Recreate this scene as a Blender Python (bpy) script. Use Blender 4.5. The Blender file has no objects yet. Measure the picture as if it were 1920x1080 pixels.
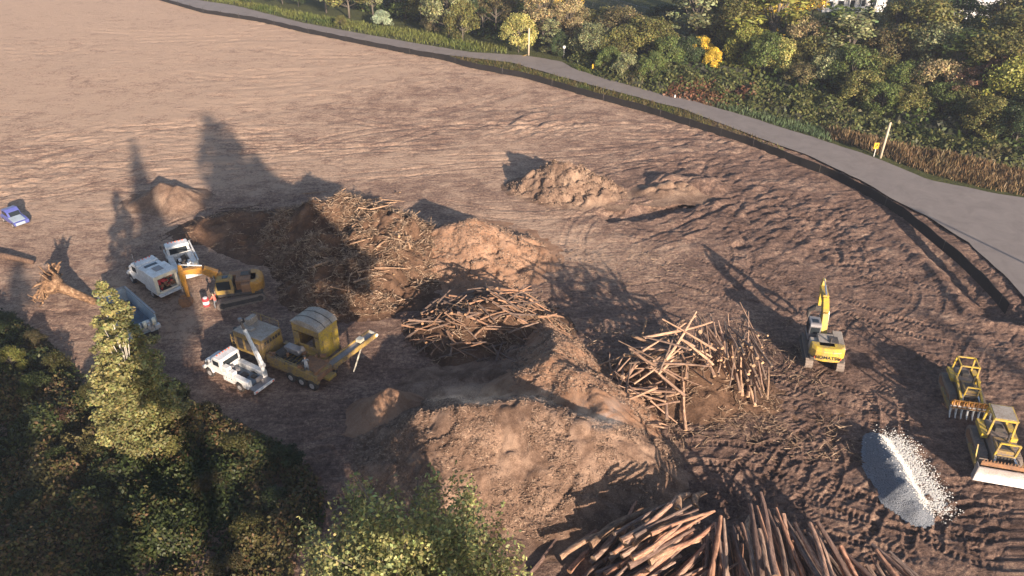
import bpy, bmesh, math, random
import numpy as np
from mathutils import Vector, Matrix, Euler
R = math.radians
SC = bpy.context.scene
# ------------------------------------------------------------------ camera, sky, sun, exposure
F = 1478.0; PITCH = R(32.0); HC = 41.0
cam = bpy.data.cameras.new('camera'); camo = bpy.data.objects.new('camera', cam)
SC.collection.objects.link(camo); SC.camera = camo
cam.sensor_width = 36.0; cam.lens = 36.0*F/1920.0; cam.clip_start = 0.5; cam.clip_end = 6000
camo.location = (0, 0, HC); camo.rotation_euler = (math.pi/2-PITCH, 0, 0)
SUN_EL = R(16.0); SUN_AZ = R(26.0)      # light travels toward 26 deg left of +Y
LD = Vector((-math.sin(SUN_AZ)*math.cos(SUN_EL), math.cos(SUN_AZ)*math.cos(SUN_EL), -math.sin(SUN_EL)))
sl = bpy.data.lights.new('sun', 'SUN'); sl.energy = 5.0; sl.angle = R(0.6); sl.color = (1.0, 0.83, 0.66)
so = bpy.data.objects.new('sun', sl); SC.collection.objects.link(so)
so.rotation_euler = LD.to_track_quat('-Z', 'Y').to_euler(); so.location = (60, -80, 80)
W = bpy.data.worlds.new('World'); SC.world = W; W.use_nodes = True
nt = W.node_tree; bg = nt.nodes['Background']
sky = nt.nodes.new('ShaderNodeTexSky'); sky.sky_type = 'NISHITA'; sky.sun_disc = False
sky.sun_elevation = SUN_EL; sky.sun_rotation = math.pi - SUN_AZ
sky.air_density = 1.0; sky.dust_density = 1.2; sky.ozone_density = 1.5
nt.links.new(sky.outputs[0], bg.inputs[0]); bg.inputs[1].default_value = 0.082
SC.view_settings.view_transform = 'Standard'; SC.view_settings.look = 'None'
SC.view_settings.exposure = 1.28; SC.view_settings.gamma = 1.0
SC.cycles.max_bounces = 4; SC.cycles.diffuse_bounces = 2; SC.cycles.glossy_bounces = 2
SC.cycles.transparent_max_bounces = 8; SC.cycles.transmission_bounces = 3; SC.cycles.volume_bounces = 0

SP, CP = math.sin(PITCH), math.cos(PITCH)
def P(px, py, z=0.0):
    """photo pixel (1920 wide) -> world point at height z"""
    a, b = (px-960)/F, (540-py)/F
    d = Vector((a, CP + b*SP, -SP + b*CP))
    t = (z-HC)/d.z
    return Vector((d.x*t, d.y*t, z))

# ------------------------------------------------------------------ numpy noise
def _h(ix, iy, s):
    n = (ix.astype(np.int64)*374761393 + iy.astype(np.int64)*668265263 + s*1274126177) & 0xffffffff
    n = ((n ^ (n >> 13))*1274126177) & 0xffffffff
    n = ((n ^ (n >> 16))*2246822519) & 0xffffffff
    return ((n ^ (n >> 15)) & 0xffff)/65535.0
def vn(x, y, s=0):
    fx, fy = np.floor(x), np.floor(y); u, v = x-fx, y-fy
    u = u*u*(3-2*u); v = v*v*(3-2*v)
    a, b, c, d = _h(fx, fy, s), _h(fx+1, fy, s), _h(fx, fy+1, s), _h(fx+1, fy+1, s)
    return (a*(1-u)+b*u)*(1-v)+(c*(1-u)+d*u)*v
def fbm(x, y, s=0, o=4):
    r = np.zeros_like(x); a = 0.5
    for k in range(o):
        r += a*(vn(x, y, s+k)-0.5); x = x*2.03+17.1; y = y*2.03+5.3; a *= 0.5
    return r
def crease(x, y, s=0, o=2, p=7):
    r = np.zeros_like(x); a = 1.0
    for k in range(o):
        r += a*(1-np.abs(2*vn(x+.35*vn(x*2, y*2, s+50), y+.35*vn(x*2+9, y*2, s+60), s+k)-1))**p; x = x*2.1+7; y = y*2.1+3; a *= .55
    return r
def ss(a, b, x):
    t = np.clip((x-a)/(b-a), 0, 1); return t*t*(3-2*t)

# ------------------------------------------------------------------ scene helpers
COL = SC.collection
def obj(name, me, parent=None):
    o = bpy.data.objects.new(name, me); COL.objects.link(o)
    if parent: o.parent = parent
    return o
def tag(o, label=None, cat=None, group=None, kind=None):
    if label: o['label'] = label
    if cat: o['category'] = cat
    if group: o['group'] = group
    if kind: o['kind'] = kind
    return o
def empty(name, loc=(0, 0, 0), rz=0.0):
    o = bpy.data.objects.new(name, None); COL.objects.link(o); o.location = loc
    o.rotation_euler = (0, 0, rz); o.empty_display_size = 0.3
    return o
def copy_tree(o, parent=None):
    c = o.copy(); COL.objects.link(c)
    if parent: c.parent = parent
    for ch in list(o.children): copy_tree(ch, c)
    return c
def npmesh(name, V, Fc, mats, fmat=None, smooth=False, attrs=None):
    V = np.asarray(V, np.float32); Fc = np.asarray(Fc, np.int32); k = Fc.shape[1]
    me = bpy.data.meshes.new(name); me.vertices.add(len(V)); me.vertices.foreach_set('co', V.ravel())
    me.loops.add(Fc.size); me.loops.foreach_set('vertex_index', Fc.ravel())
    me.polygons.add(len(Fc)); me.polygons.foreach_set('loop_start', np.arange(0, Fc.size, k, dtype=np.int32))
    me.polygons.foreach_set('loop_total', np.full(len(Fc), k, np.int32))
    if fmat is not None: me.polygons.foreach_set('material_index', np.asarray(fmat, np.int32))
    me.polygons.foreach_set('use_smooth', np.full(len(Fc), smooth, bool))
    for m in mats: me.materials.append(m)
    for an, av in (attrs or {}).items():
        av = np.asarray(av, np.float32)
        if av.ndim == 1:
            a = me.attributes.new(an, 'FLOAT', 'POINT'); a.data.foreach_set('value', av)
        else:
            a = me.color_attributes.new(an, 'FLOAT_COLOR', 'POINT')
            a.data.foreach_set('color', np.concatenate([av, np.ones((len(av), 1))], 1).astype(np.float32).ravel())
    me.update(calc_edges=True); return me

class MB:
    def __init__(s): s.v = []; s.f = []; s.mi = []; s.m = 0; s.g = []
    def add(s, vs, fs):
        b = len(s.v); s.g.append((vs, fs)); s.v += [tuple(p) for p in vs]
        for f in fs: s.f.append([b+i for i in f]); s.mi.append(s.m)
        return s
    def box(s, c, d, rot=None, taper=(1, 1), shift=(0, 0)):
        c = Vector(c); hx, hy, hz = d[0]/2, d[1]/2, d[2]/2; vs = []
        for z in (-1, 1):
            tx, ty = taper if z > 0 else (1, 1); sx, sy = shift if z > 0 else (0, 0)
            for x, y in ((-1, -1), (1, -1), (1, 1), (-1, 1)):
                q = Vector((x*hx*tx+sx, y*hy*ty+sy, z*hz))
                if rot: q = rot @ q
                vs.append(c+q)
        return s.add(vs, [(3, 2, 1, 0), (4, 5, 6, 7), (0, 1, 5, 4), (1, 2, 6, 5), (2, 3, 7, 6), (3, 0, 4, 7)])
    def beam(s, p0, p1, w, h=None, w1=None, h1=None, up=(0, 0, 1)):
        p0, p1 = Vector(p0), Vector(p1); h = h or w; w1 = w1 or w; h1 = h1 or h
        d = (p1-p0).normalized(); up = Vector(up)
        if abs(d.dot(up)) > .97: up = Vector((1, 0, 0))
        a = d.cross(up).normalized(); b = a.cross(d)
        vs = []
        for p, ww, hh in ((p0, w, h), (p1, w1, h1)):
            for x, y in ((-1, -1), (1, -1), (1, 1), (-1, 1)): vs.append(p+a*x*ww/2+b*y*hh/2)
        return s.add(vs, [(3, 2, 1, 0), (4, 5, 6, 7), (0, 1, 5, 4), (1, 2, 6, 5), (2, 3, 7, 6), (3, 0, 4, 7)])
    def tube(s, pts, rad, n=8, cap=True):
        pts = [Vector(p) for p in pts]
        if not hasattr(rad, '__len__'): rad = [rad]*len(pts)
        vs = []; a = None
        for i, p in enumerate(pts):
            d = (pts[min(i+1, len(pts)-1)]-pts[max(i-1, 0)]).normalized()
            if a is None: a = d.orthogonal().normalized()
            else: a = (a-d*a.dot(d)).normalized()
            b = d.cross(a)
            for k in range(n):
                t = 2*math.pi*k/n; vs.append(p+(a*math.cos(t)+b*math.sin(t))*rad[i])
        fs = []
        for i in range(len(pts)-1):
            for k in range(n):
                k2 = (k+1) % n; fs.append((i*n+k, i*n+k2, (i+1)*n+k2, (i+1)*n+k))
        if cap: fs.append(tuple(range(n-1, -1, -1))); fs.append(tuple((len(pts)-1)*n+k for k in range(n)))
        return s.add(vs, fs)
    def cyl(s, p0, p1, r, n=16): return s.tube([p0, p1], [r, r], n)
    def prism(s, poly, y0, y1):            # polygon in x,z pushed along y
        n = len(poly); vs = [(x, y0, z) for x, z in poly]+[(x, y1, z) for x, z in poly]
        fs = [tuple(range(n)), tuple(range(2*n-1, n-1, -1))]
        for k in range(n): k2 = (k+1) % n; fs.append((k2, k, n+k, n+k2))
        return s.add(vs, fs)
    def each(s, name, mats, parent=None, bevel=0.0, smooth=False):
        return [MB().add(v, f).build(name, mats, parent, bevel, smooth) for v, f in s.g]
    def build(s, name, mats, parent=None, bevel=0.0, smooth=False, loc=None, rot=None):
        me = bpy.data.meshes.new(name); me.from_pydata(s.v, [], s.f)
        if not isinstance(mats, (list, tuple)): mats = [mats]
        for m in mats: me.materials.append(m)
        me.polygons.foreach_set('material_index', s.mi)
        bm = bmesh.new(); bm.from_mesh(me); bmesh.ops.recalc_face_normals(bm, faces=bm.faces[:]); bm.to_mesh(me); bm.free()
        if smooth: me.polygons.foreach_set('use_smooth', [True]*len(me.polygons))
        me.update(); o = obj(name, me, parent)
        if bevel:
            md = o.modifiers.new('bevel', 'BEVEL'); md.width = bevel; md.segments = 1; md.limit_method = 'ANGLE'; md.angle_limit = R(40)
        if loc: o.location = loc
        if rot: o.rotation_euler = rot
        return o

# ------------------------------------------------------------------ materials
def newmat(name):
    m = bpy.data.materials.new(name); m.use_nodes = True; t = m.node_tree
    return m, t, t.nodes['Principled BSDF']
def N(t, ty, **k):
    n = t.nodes.new(ty)
    for a, b in k.items(): setattr(n, a, b)
    return n
def ramp(t, stops, src):
    r = N(t, 'ShaderNodeValToRGB'); e = r.color_ramp.elements
    e[0].position, e[0].color = stops[0][0], (*stops[0][1], 1); e[1].position, e[1].color = stops[-1][0], (*stops[-1][1], 1)
    for p, c in stops[1:-1]: q = e.new(p); q.color = (*c, 1)
    t.links.new(src, r.inputs[0]); return r.outputs[0]
def noise(t, scale, detail=4, rough=.6, co=None, dist=0.0):
    n = N(t, 'ShaderNodeTexNoise'); n.inputs['Scale'].default_value = scale; n.inputs['Detail'].default_value = detail
    n.inputs['Roughness'].default_value = rough; n.inputs['Distortion'].default_value = dist
    if co is not None: t.links.new(co, n.inputs['Vector'])
    return n.outputs[0]
def mixc(t, a, b, f, mode='MIX'):
    m = N(t, 'ShaderNodeMix', data_type='RGBA', blend_type=mode)
    for s, i in ((f, 0), (a, 6), (b, 7)):
        if isinstance(s, (int, float)): m.inputs[i].default_value = s
        elif isinstance(s, tuple): m.inputs[i].default_value = (*s, 1)
        else: t.links.new(s, m.inputs[i])
    return m.outputs[2]
def bump(t, b, src, strength, dist):
    n = N(t, 'ShaderNodeBump'); n.inputs['Strength'].default_value = strength; n.inputs['Distance'].default_value = dist
    t.links.new(src, n.inputs['Height']); t.links.new(n.outputs[0], b.inputs['Normal']); return n
def mapped(t, scale, kind='Object'):
    c = N(t, 'ShaderNodeTexCoord'); m = N(t, 'ShaderNodeMapping'); m.inputs['Scale'].default_value = scale
    t.links.new(c.outputs[kind], m.inputs[0]); return m.outputs[0]
def paint(name, col, rough=.5, dirt=(.16, .11, .08), amount=.45, scale=1.6, metal=0.0, bmp=.0):
    m, t, b = newmat(name); co = mapped(t, (1, 1, 1))
    n1 = noise(t, scale, 6, .7, co); n2 = noise(t, scale*7, 3, .6, co)
    mm = N(t, 'ShaderNodeMath', operation='MULTIPLY'); t.links.new(n1, mm.inputs[0]); t.links.new(n2, mm.inputs[1])
    f = ramp(t, [(.15, (0, 0, 0)), (.34, (amount,)*3)], mm.outputs[0])
    t.links.new(mixc(t, col, dirt, f), b.inputs['Base Color']); b.inputs['Roughness'].default_value = rough
    b.inputs['Metallic'].default_value = metal
    if bmp: bump(t, b, n2, bmp, .02)
    return m
M = {}
M['yellow'] = paint('yellow machine paint', (.62, .42, .02), .5, (.22, .16, .12), amount=.85)
M['yellow_old'] = paint('dusty yellow machine paint', (.36, .235, .045), .7, (.17, .12, .09), amount=1.0, scale=1.1)
M['orange'] = paint('orange yellow machine paint', (.52, .24, .02), .5, (.14, .08, .05), amount=.7)
M['white'] = paint('white vehicle paint', (.78, .78, .78), .38, (.33, .29, .25), amount=.6)
M['cream'] = paint('cream and sunlit white paint', (.78, .70, .55), .4, amount=.2)
M['grey'] = paint('grey steel', (.26, .26, .28), .5, metal=.2)
M['dusty'] = paint('dusty grey roof paint', (.38, .34, .30), .7, (.22, .17, .13), amount=.9)
M['dark'] = paint('black rubber and iron', (.03, .03, .033), .7, (.13, .1, .08), amount=.5)
M['track'] = paint('muddy crawler track', (.16, .13, .115), .8, (.26, .2, .16), amount=.8, bmp=.5)
M['silver'] = paint('polished blade steel', (.62, .60, .60), .38, (.28, .22, .18), amount=.55, metal=.35)
M['chrome'] = paint('chromed rod', (.7, .7, .7), .2, amount=.1, metal=.8)
M['rust'] = paint('rusty steel', (.30, .15, .07), .8, (.12, .07, .05), amount=.8)
M['teal'] = paint('blue green container paint', (.10, .20, .27), .5, (.2, .25, .28), amount=.6)
M['pale'] = paint('faded pale blue paint', (.36, .43, .50), .5, (.2, .22, .24), amount=.6)
M['blue'] = paint('blue car paint', (.08, .10, .34), .3, amount=.2)
M['bed'] = paint('blue grey steel bed', (.13, .18, .24), .6, (.09, .09, .09), amount=.8)
M['red'] = paint('red paint', (.5, .04, .05), .5, amount=.2)
M['lightred'] = paint('rear lamp plastic', (.7, .12, .05), .3, amount=.1)
M['skin'] = paint('skin', (.5, .3, .2), .6, amount=.05)
M['overall'] = paint('grey work clothes', (.2, .22, .25), .9, amount=.3)
M['vest'] = paint('red and white vest', (.62, .16, .12), .8, amount=.3)
M['seat'] = paint('black seat', (.03, .03, .03), .8, amount=.2)
m, t, b = newmat('dark window glass'); b.inputs['Base Color'].default_value = (.02, .025, .03, 1); b.inputs['Roughness'].default_value = .08; M['glass'] = m
m, t, b = newmat('warning sign face'); b.inputs['Base Color'].default_value = (.55, .33, .02, 1); b.inputs['Roughness'].default_value = .4; M['sign'] = m
m, t, b = newmat('black lettering'); b.inputs['Base Color'].default_value = (.02, .02, .02, 1); M['ink'] = m

def ground_mat():
    m, t, b = newmat('graded dirt ground'); co = mapped(t, (1, 1, 1))
    dry = N(t, 'ShaderNodeAttribute', attribute_name='dry').outputs['Fac']
    veg = N(t, 'ShaderNodeAttribute', attribute_name='veg').outputs['Fac']
    n1 = noise(t, .35, 8, .65, co, .4); n2 = noise(t, 3.0, 6, .7, co); n3 = noise(t, 12, 4, .7, co)
    st = noise(t, 1.0, 6, .7, mapped(t, (.42, 1.25, 1)), 1.2)
    def mad(src, wgt, prev):
        a = N(t, 'ShaderNodeMath', operation='MULTIPLY_ADD'); t.links.new(src, a.inputs[0]); a.inputs[1].default_value = wgt
        if isinstance(prev, float): a.inputs[2].default_value = prev
        else: t.links.new(prev, a.inputs[2])
        return a.outputs[0]
    of = mad(dry, 1.0, .57-.5*(.9+.75+1.1+.6)); v1 = mad(n1, .9, of); v2 = mad(st, .75, v1); v3 = mad(n2, 1.1, v2); v4 = mad(n3, .6, v3)
    class _A: pass
    a3 = _A(); a3.outputs = [v4]
    c = ramp(t, [(.30, (.08, .050, .040)), (.54, (.17, .108, .086)), (.76, (.29, .187, .143)), (.92, (.43, .290, .212)), (1.0, (.54, .375, .275))], a3.outputs[0])
    g = ramp(t, [(.35, (.05, .045, .03)), (.5, (.075, .085, .03)), (.65, (.14, .14, .055))], n2)
    t.links.new(mixc(t, c, g, veg), b.inputs['Base Color']); b.inputs['Roughness'].default_value = .95
    b.inputs['Specular IOR Level'].default_value = .1
    ad = N(t, 'ShaderNodeMath', operation='MULTIPLY_ADD'); t.links.new(n2, ad.inputs[0]); ad.inputs[1].default_value = 1.0
    ae = N(t, 'ShaderNodeMath', operation='MULTIPLY_ADD'); t.links.new(st, ae.inputs[0]); ae.inputs[1].default_value = 2.2; t.links.new(n3, ae.inputs[2]); t.links.new(ae.outputs[0], ad.inputs[2])
    bump(t, b, ad.outputs[0], 1.0, .16)
    return m
M['ground'] = ground_mat()
def chips(name, stops, sc=14, bs=1.0, bd=.12):
    m, t, b = newmat(name); co = mapped(t, (1, 1, 1))
    n1 = noise(t, .5, 6, .7, co, .5); n2 = noise(t, sc, 5, .75, co, 1.0)
    a = N(t, 'ShaderNodeMath', operation='MULTIPLY_ADD'); t.links.new(n1, a.inputs[0]); a.inputs[1].default_value = .7
    h = N(t, 'ShaderNodeMath', operation='MULTIPLY'); t.links.new(n2, h.inputs[0]); h.inputs[1].default_value = .55
    t.links.new(h.outputs[0], a.inputs[2])
    t.links.new(ramp(t, stops, a.outputs[0]), b.inputs['Base Color']); b.inputs['Roughness'].default_value = .95
    b.inputs['Specular IOR Level'].default_value = .1
    bump(t, b, n2, bs, bd); return m
M['chips'] = chips('brown wood chip mulch', [(.46, (.075, .045, .032)), (.6, (.20, .125, .089)), (.74, (.38, .255, .185))])
M['chips_red'] = chips('fresh reddish wood chips', [(.42, (.17, .08, .045)), (.6, (.31, .18, .115)), (.78, (.43, .27, .185))], 11)
M['soil'] = chips('clodded brown soil', [(.44, (.08, .05, .036)), (.6, (.2, .128, .092)), (.76, (.38, .265, .19))], 7, 1.0, .15)
M['darksoil_shade'] = chips('dark rooty soil and gap shade', [(.42, (.045, .028, .02)), (.6, (.10, .058, .038)), (.78, (.2, .12, .08))], 6, .8, .15)  # dark tone also paints shade into the gaps of the heaps
m, t, b = newmat('asphalt'); co = mapped(t, (1, 1, 1)); n = noise(t, .45, 8, .7, co, .8); n2 = noise(t, 25, 2, .5, co)
c = ramp(t, [(.36, (.165, .138, .127)), (.5, (.19, .16, .148)), (.66, (.215, .182, .167))], n); t.links.new(mixc(t, c, (.2, .18, .16), ramp(t, [(.5, (0, 0, 0)), (.75, (.35,)*3)], n2)), b.inputs['Base Color'])
b.inputs['Roughness'].default_value = .85; M['asphalt'] = m
def bark(name, stops, sc):
    m, t, b = newmat(name); oi = N(t, 'ShaderNodeObjectInfo')
    n1 = noise(t, 1.0, 6, .75, mapped(t, sc), .6)
    c = ramp(t, stops, n1); t.links.new(mixc(t, c, oi.outputs['Color'], 1.0, 'MULTIPLY'), b.inputs['Base Color'])
    b.inputs['Roughness'].default_value = .9; bump(t, b, n1, .6, .03); return m
M['bark'] = bark('log bark', [(.32, (.045, .030, .024)), (.48, (.175, .125, .10)), (.66, (.38, .295, .235))], (9, 2.2, 2.2))
M['cut'] = bark('cut log end', [(.3, (.16, .12, .08)), (.7, (.28, .21, .15))], (2, 3, 3))
M['trunk'] = bark('tree bark', [(.3, (.06, .045, .035)), (.7, (.2, .17, .14))], (6, 6, 1.5))
M['birch'] = bark('pale birch bark', [(.3, (.35, .3, .25)), (.7, (.65, .6, .52))], (6, 6, 3))
def leafmat(name, trans=.3):
    m, t, b = newmat(name); oi = N(t, 'ShaderNodeObjectInfo'); at = N(t, 'ShaderNodeVertexColor', layer_name='Col')
    c = mixc(t, at.outputs[0], oi.outputs['Color'], 1.0, 'MULTIPLY')
    t.links.new(c, b.inputs['Base Color']); b.inputs['Roughness'].default_value = .5; b.inputs['Specular IOR Level'].default_value = .25
    tr = N(t, 'ShaderNodeBsdfTranslucent'); t.links.new(c, tr.inputs[0]); mx = N(t, 'ShaderNodeMixShader'); mx.inputs[0].default_value = trans
    t.links.new(b.outputs[0], mx.inputs[1]); t.links.new(tr.outputs[0], mx.inputs[2]); t.links.new(mx.outputs[0], t.nodes['Material Output'].inputs[0]); return m
M['leaf'] = leafmat('leaves'); M['leafbase'] = paint('dark inner shade under leaves', (.03, .035, .018), .9, (.03, .02, .015))  # backing sheet coloured dark for the shade inside the foliage
M['silt'] = paint('black silt fence fabric', (.008, .007, .007), 1.0, (.02, .013, .012), amount=.5)
M['post'] = bark('weathered wooden post', [(.3, (.35, .28, .2)), (.7, (.6, .5, .38))], (8, 8, 1))
M['siding'] = paint('white lap siding', (.72, .70, .70), .6, amount=.12); M['roof'] = paint('grey shingle roof', (.12, .11, .11), .9)
m, t, b = newmat('crushed gravel'); co = mapped(t, (1, 1, 1)); v = N(t, 'ShaderNodeTexVoronoi'); v.inputs['Scale'].default_value = 17; t.links.new(co, v.inputs['Vector'])
t.links.new(ramp(t, [(.0, (.44, .46, .50)), (.4, (.26, .28, .32)), (.9, (.09, .10, .12))], v.outputs['Distance']), b.inputs['Base Color']); bump(t, b, v.outputs['Distance'], 1.0, -.12); b.inputs['Roughness'].default_value = .8; M['gravel'] = m

# ------------------------------------------------------------------ ground
def wl(pts, z=0): return [P(x, y, z) for x, y in pts]
FENCE_PX = [(270, -8), (380, 24), (489, 41), (583, 63), (692, 86), (786, 104), (833, 112), (880, 126), (988, 147), (1097, 179), (1205, 208), (1286, 234), (1395, 268), (1511, 314), (1559, 332), (1633, 370), (1693, 407), (1744, 449), (1800, 495), (1856, 551), (1885, 587)]
FW = wl(FENCE_PX); fx = np.array([p.x for p in FW]); fy = np.array([p.y for p in FW])
FAR_PX = [(290, -12), (442, 12), (567, 44), (692, 67), (817, 89), (880, 99), (975, 105), (1015, 110), (1053, 117), (1075, 130), (1124, 146), (1219, 171), (1286, 187), (1400, 220), (1511, 255), (1648, 300), (1733, 337), (1844, 361), (1960, 380)]
NEAR_PX = [(240, -14), (380, 20), (489, 38), (583, 59), (692, 80), (786, 98), (849, 106), (961, 119), (1042, 143), (1124, 165), (1205, 187), (1286, 208), (1400, 252), (1511, 292), (1622, 344), (1670, 374), (1744, 411), (1818, 459), (1878, 515), (1960, 600)]
RA = wl(FAR_PX, .05); RB = wl(NEAR_PX, .05); ax = np.array([p.x for p in RA]); ay = np.array([p.y for p in RA])
def seg_d(x, y, pts):
    """distance to polyline and arclength"""
    D = np.full(x.shape, 1e9); S = np.zeros(x.shape); acc = 0
    for a, b in zip(pts[:-1], pts[1:]):
        dx, dy = b[0]-a[0], b[1]-a[1]; L = math.hypot(dx, dy)+1e-9
        t = np.clip(((x-a[0])*dx+(y-a[1])*dy)/L**2, 0, 1); d = np.hypot(x-a[0]-t*dx, y-a[1]-t*dy)
        m_ = d < D; D[m_] = d[m_]; S[m_] = (acc+t*L)[m_]; acc += L
    return D, S
ys = np.concatenate([-60-np.geomspace(900, 1, 14), np.linspace(-58, 24, 24), np.arange(25, 62, .105), np.arange(62, 112, .2), np.arange(112, 206, .6), 206+np.geomspace(2, 2800, 22)])
tt = np.linspace(-1, 1, 860); tt = np.concatenate([-np.geomspace(40, 1.15, 16), tt, np.geomspace(1.15, 40, 16)])
TT, YY = np.meshgrid(tt, ys); XX = TT*(np.clip(YY, 25, 206)*.70+8)
def ground_h(X, Y):
    far = 1-ss(150, 230, np.hypot(X, Y))
    yf = np.interp(X, fx, fy); veg = ss(-.3, .6, Y-yf)*(1-ss(24, 34, X)*(Y < np.interp(X, ax, ay)))*(X < 200)
    rough = .35+1.3*ss(-.1, .25, fbm(X/22, Y/22, 3, 3))
    right = ss(-20, 35, X+(60-Y)*.35)
    lm = ss(10, -40, X)
    # slewed grading lines
    ang = .10+.35*fbm(X/60, Y/60, 8, 2)-.25*right
    w = X*.8+Y*.6; q = -X*.6+Y*.8
    u = X*np.cos(ang)+Y*np.sin(ang); v = -X*np.sin(ang)+Y*np.cos(ang)
    h = .12*fbm(u/9, v/1.1, 11, 4)*rough+.12*fbm(u/2.6, v/.8, 21, 4)*rough
    msk = ss(-.12, .22, fbm(X/9, Y/9, 15, 3))
    h -= (.05+.13*msk)*crease(u/5.5, v/1.5, 12, 2, 9)*np.minimum(rough, 1.2)
    h += .10*right*fbm(w/4.5, q/1.2, 31, 3)-.11*right*(.35+msk)*crease(w/1.9, q/1.1, 33, 3, 6)
    h += (.05+.12*right)*fbm(X/.8, Y/.8, 41, 2)+.07*(.3+right)*fbm(w/.45, q/.26, 43, 2)-.10*right*msk*crease(X/1.3, Y/1.1, 47, 1, 5)
    h += .35*fbm(X/14, Y/14, 51, 2)
    # ridged zones
    for (px, py, rx, ry, amp) in ((1000, 230, 9, 6, .7), (760, 165, 12, 8, .35), (1350, 300, 14, 12, .35), (1320, 380, 14, 9, .5), (150, 260, 10, 8, .3), (60, 330, 9, 6, .35), (960, 560, 8, 6, .3), (1250, 790, 7, 5, .45), (1500, 430, 12, 8, .3)):
        c = P(px, py); k = np.exp(-((X-c.x)/rx)**2-((Y-c.y)/ry)**2)
        h += amp*k*(1.2*np.abs(fbm(w/3.2, q/1.5, 61, 3))*2-.1)
    # pit, ditch beside the silt fence
    d, s_ = seg_d(X, Y, [P(1150, 402), P(1230, 392), P(1312, 368)]); h -= .75*(1-ss(.2, 2.2, d+1.6*fbm(X, Y, 5, 3)))
    d, s_ = seg_d(X, Y, [P(1250, 345), P(1330, 350)]); h += 1.1*(1-ss(0, 3.2, d+.8*fbm(X, Y, 6, 2)))
    c = P(1385, 461); h -= .5*(1-ss(.3, .9, np.hypot(X-c.x, Y-c.y)))
    dt = [P(1640, 395), P(1700, 425), P(1750, 463), P(1805, 512), P(1868, 583)]
    d, s_ = seg_d(X, Y, dt); h -= .75*(1-ss(.5, 2.2, d))*ss(0, 12, s_)
    h += .35*np.exp(-((np.abs(d-2.9))/.7)**2)*(.5+vn(X*1.3, Y*1.3, 9))*(Y < yf)*ss(0, 14, s_)
    h = h*(1-veg)+veg*.25*fbm(X/3, Y/3, 77, 3)
    return h*far, veg
GH, VEG = ground_h(XX, YY)
rng = np.random.default_rng(5); rr = random.Random(7)
def arc(px0, py0, px1, py1, bend):
    a, b = P(px0, py0), P(px1, py1); d = b-a; n = Vector((-d.y, d.x, 0))
    return [a+d*t+n*bend*4*t*(1-t) for t in np.linspace(0, 1, 9)]
TR = [arc(1500, 1060, 1560, 800, .15), arc(1300, 870, 1700, 1060, -.12), (arc(1420, 830, 1900, 980, -.18)), arc(1560, 1075, 1640, 830, -.2), arc(1700, 1075, 1760, 960, .3),
      arc(1480, 900, 1620, 1075, .1), arc(1230, 860, 1500, 880, .1), arc(1540, 930, 1650, 720, -.15), arc(1800, 1060, 1880, 960, .2), arc(1380, 960, 1560, 840, .2),
      arc(1600, 990, 1700, 1075, 0), arc(1830, 1060, 1640, 960, -.2), arc(1480, 760, 1500, 940, .2), arc(1350, 480, 1500, 560, .1), arc(1560, 560, 1860, 640, -.1),
      arc(330, 560, 340, 640, .1), arc(230, 470, 560, 365, .12), arc(250, 490, 590, 372, .12), arc(1700, 950, 1900, 1040, -.2), arc(1720, 1000, 1915, 930, .2), arc(1100, 330, 1330, 300, .1), arc(1180, 300, 1400, 340, .1)]
for k in range(64):
    x0, y0 = rr.uniform(1100, 1900), rr.uniform(320, 1060); a_ = rr.choice([rr.gauss(.5, .3), rr.uniform(0, 3.14)]); L_ = rr.uniform(90, 260)
    TR.append(arc(x0, y0, x0+math.cos(a_)*L_, y0+math.sin(a_)*L_*.6, rr.uniform(-.2, .2)))
for k in range(34):
    x0, y0 = rr.uniform(-100, 900), rr.uniform(40, 400); L_ = rr.uniform(160, 500)
    TR.append(arc(x0, y0, x0+L_, y0+rr.uniform(-60, 30)*y0/300, rr.uniform(-.15, .15)))
for ti, tr in enumerate(TR):
    xs = [p.x for p in tr]; yv = [p.y for p in tr]
    m_ = (XX > min(xs)-3) & (XX < max(xs)+3) & (YY > min(yv)-3) & (YY < max(yv)+3)
    if not m_.any(): continue
    x, y = XX[m_], YY[m_]; D, S = seg_d(x, y, tr); w = np.abs(D-1.05)
    band = 1-ss(.24, .34, w); edge = np.exp(-((w-.42)/.1)**2)
    fade = ss(0, 1.5, S)*ss(0, 1.5, S.max()-S) if len(S) else 1
    near = 1-ss(70, 110, y); GH[m_] -= .07*ss(80, 130, y)*(1-ss(.35, .7, w))
    GH[m_] += fade*(band*(-.055+.05*np.sin(S*2*math.pi/.36)*near)+edge*.055)*(1-VEG[m_])*(1 if ti < 22 else .7)
dry_lit_col = .07+.17*ss(40, 120, YY)+.14*ss(30, -50, XX)+.115*ss(85, 170, YY)+.05*ss(-10, -60, XX)+.34*fbm(XX/12, YY/6, 91, 4)-.05*ss(5, 45, XX)-.04*ss(75, 40, YY)
for (px, py, rx, ry, amp) in ((1000, 430, 14, 5, .14), (700, 300, 20, 6, .1), (1200, 500, 14, 5, .1), (330, 600, 4, 4, .25), (1100, 470, 9, 4, .1)):  # lighter soil spots; the one by the trucks paints in a sunlit patch
    c = P(px, py); dry_lit_col += amp*np.exp(-((XX-c.x)/rx)**2-((YY-c.y)/ry)**2)
for (px, py, rx, ry, amp) in ((60, 290, 12, 5, .2), (800, 200, 14, 8, .12), (1450, 450, 16, 10, .1), (1400, 330, 16, 10, .08)):
    c = P(px, py); dry_lit_col -= amp*np.exp(-((XX-c.x)/rx)**2-((YY-c.y)/ry)**2)
vc = np.maximum(VEG, ss(-22, -30, XX+(YY-45)*.0)*(YY < 62)*0)
ny, nx = XX.shape; idx = np.arange(ny*nx).reshape(ny, nx)
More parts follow.
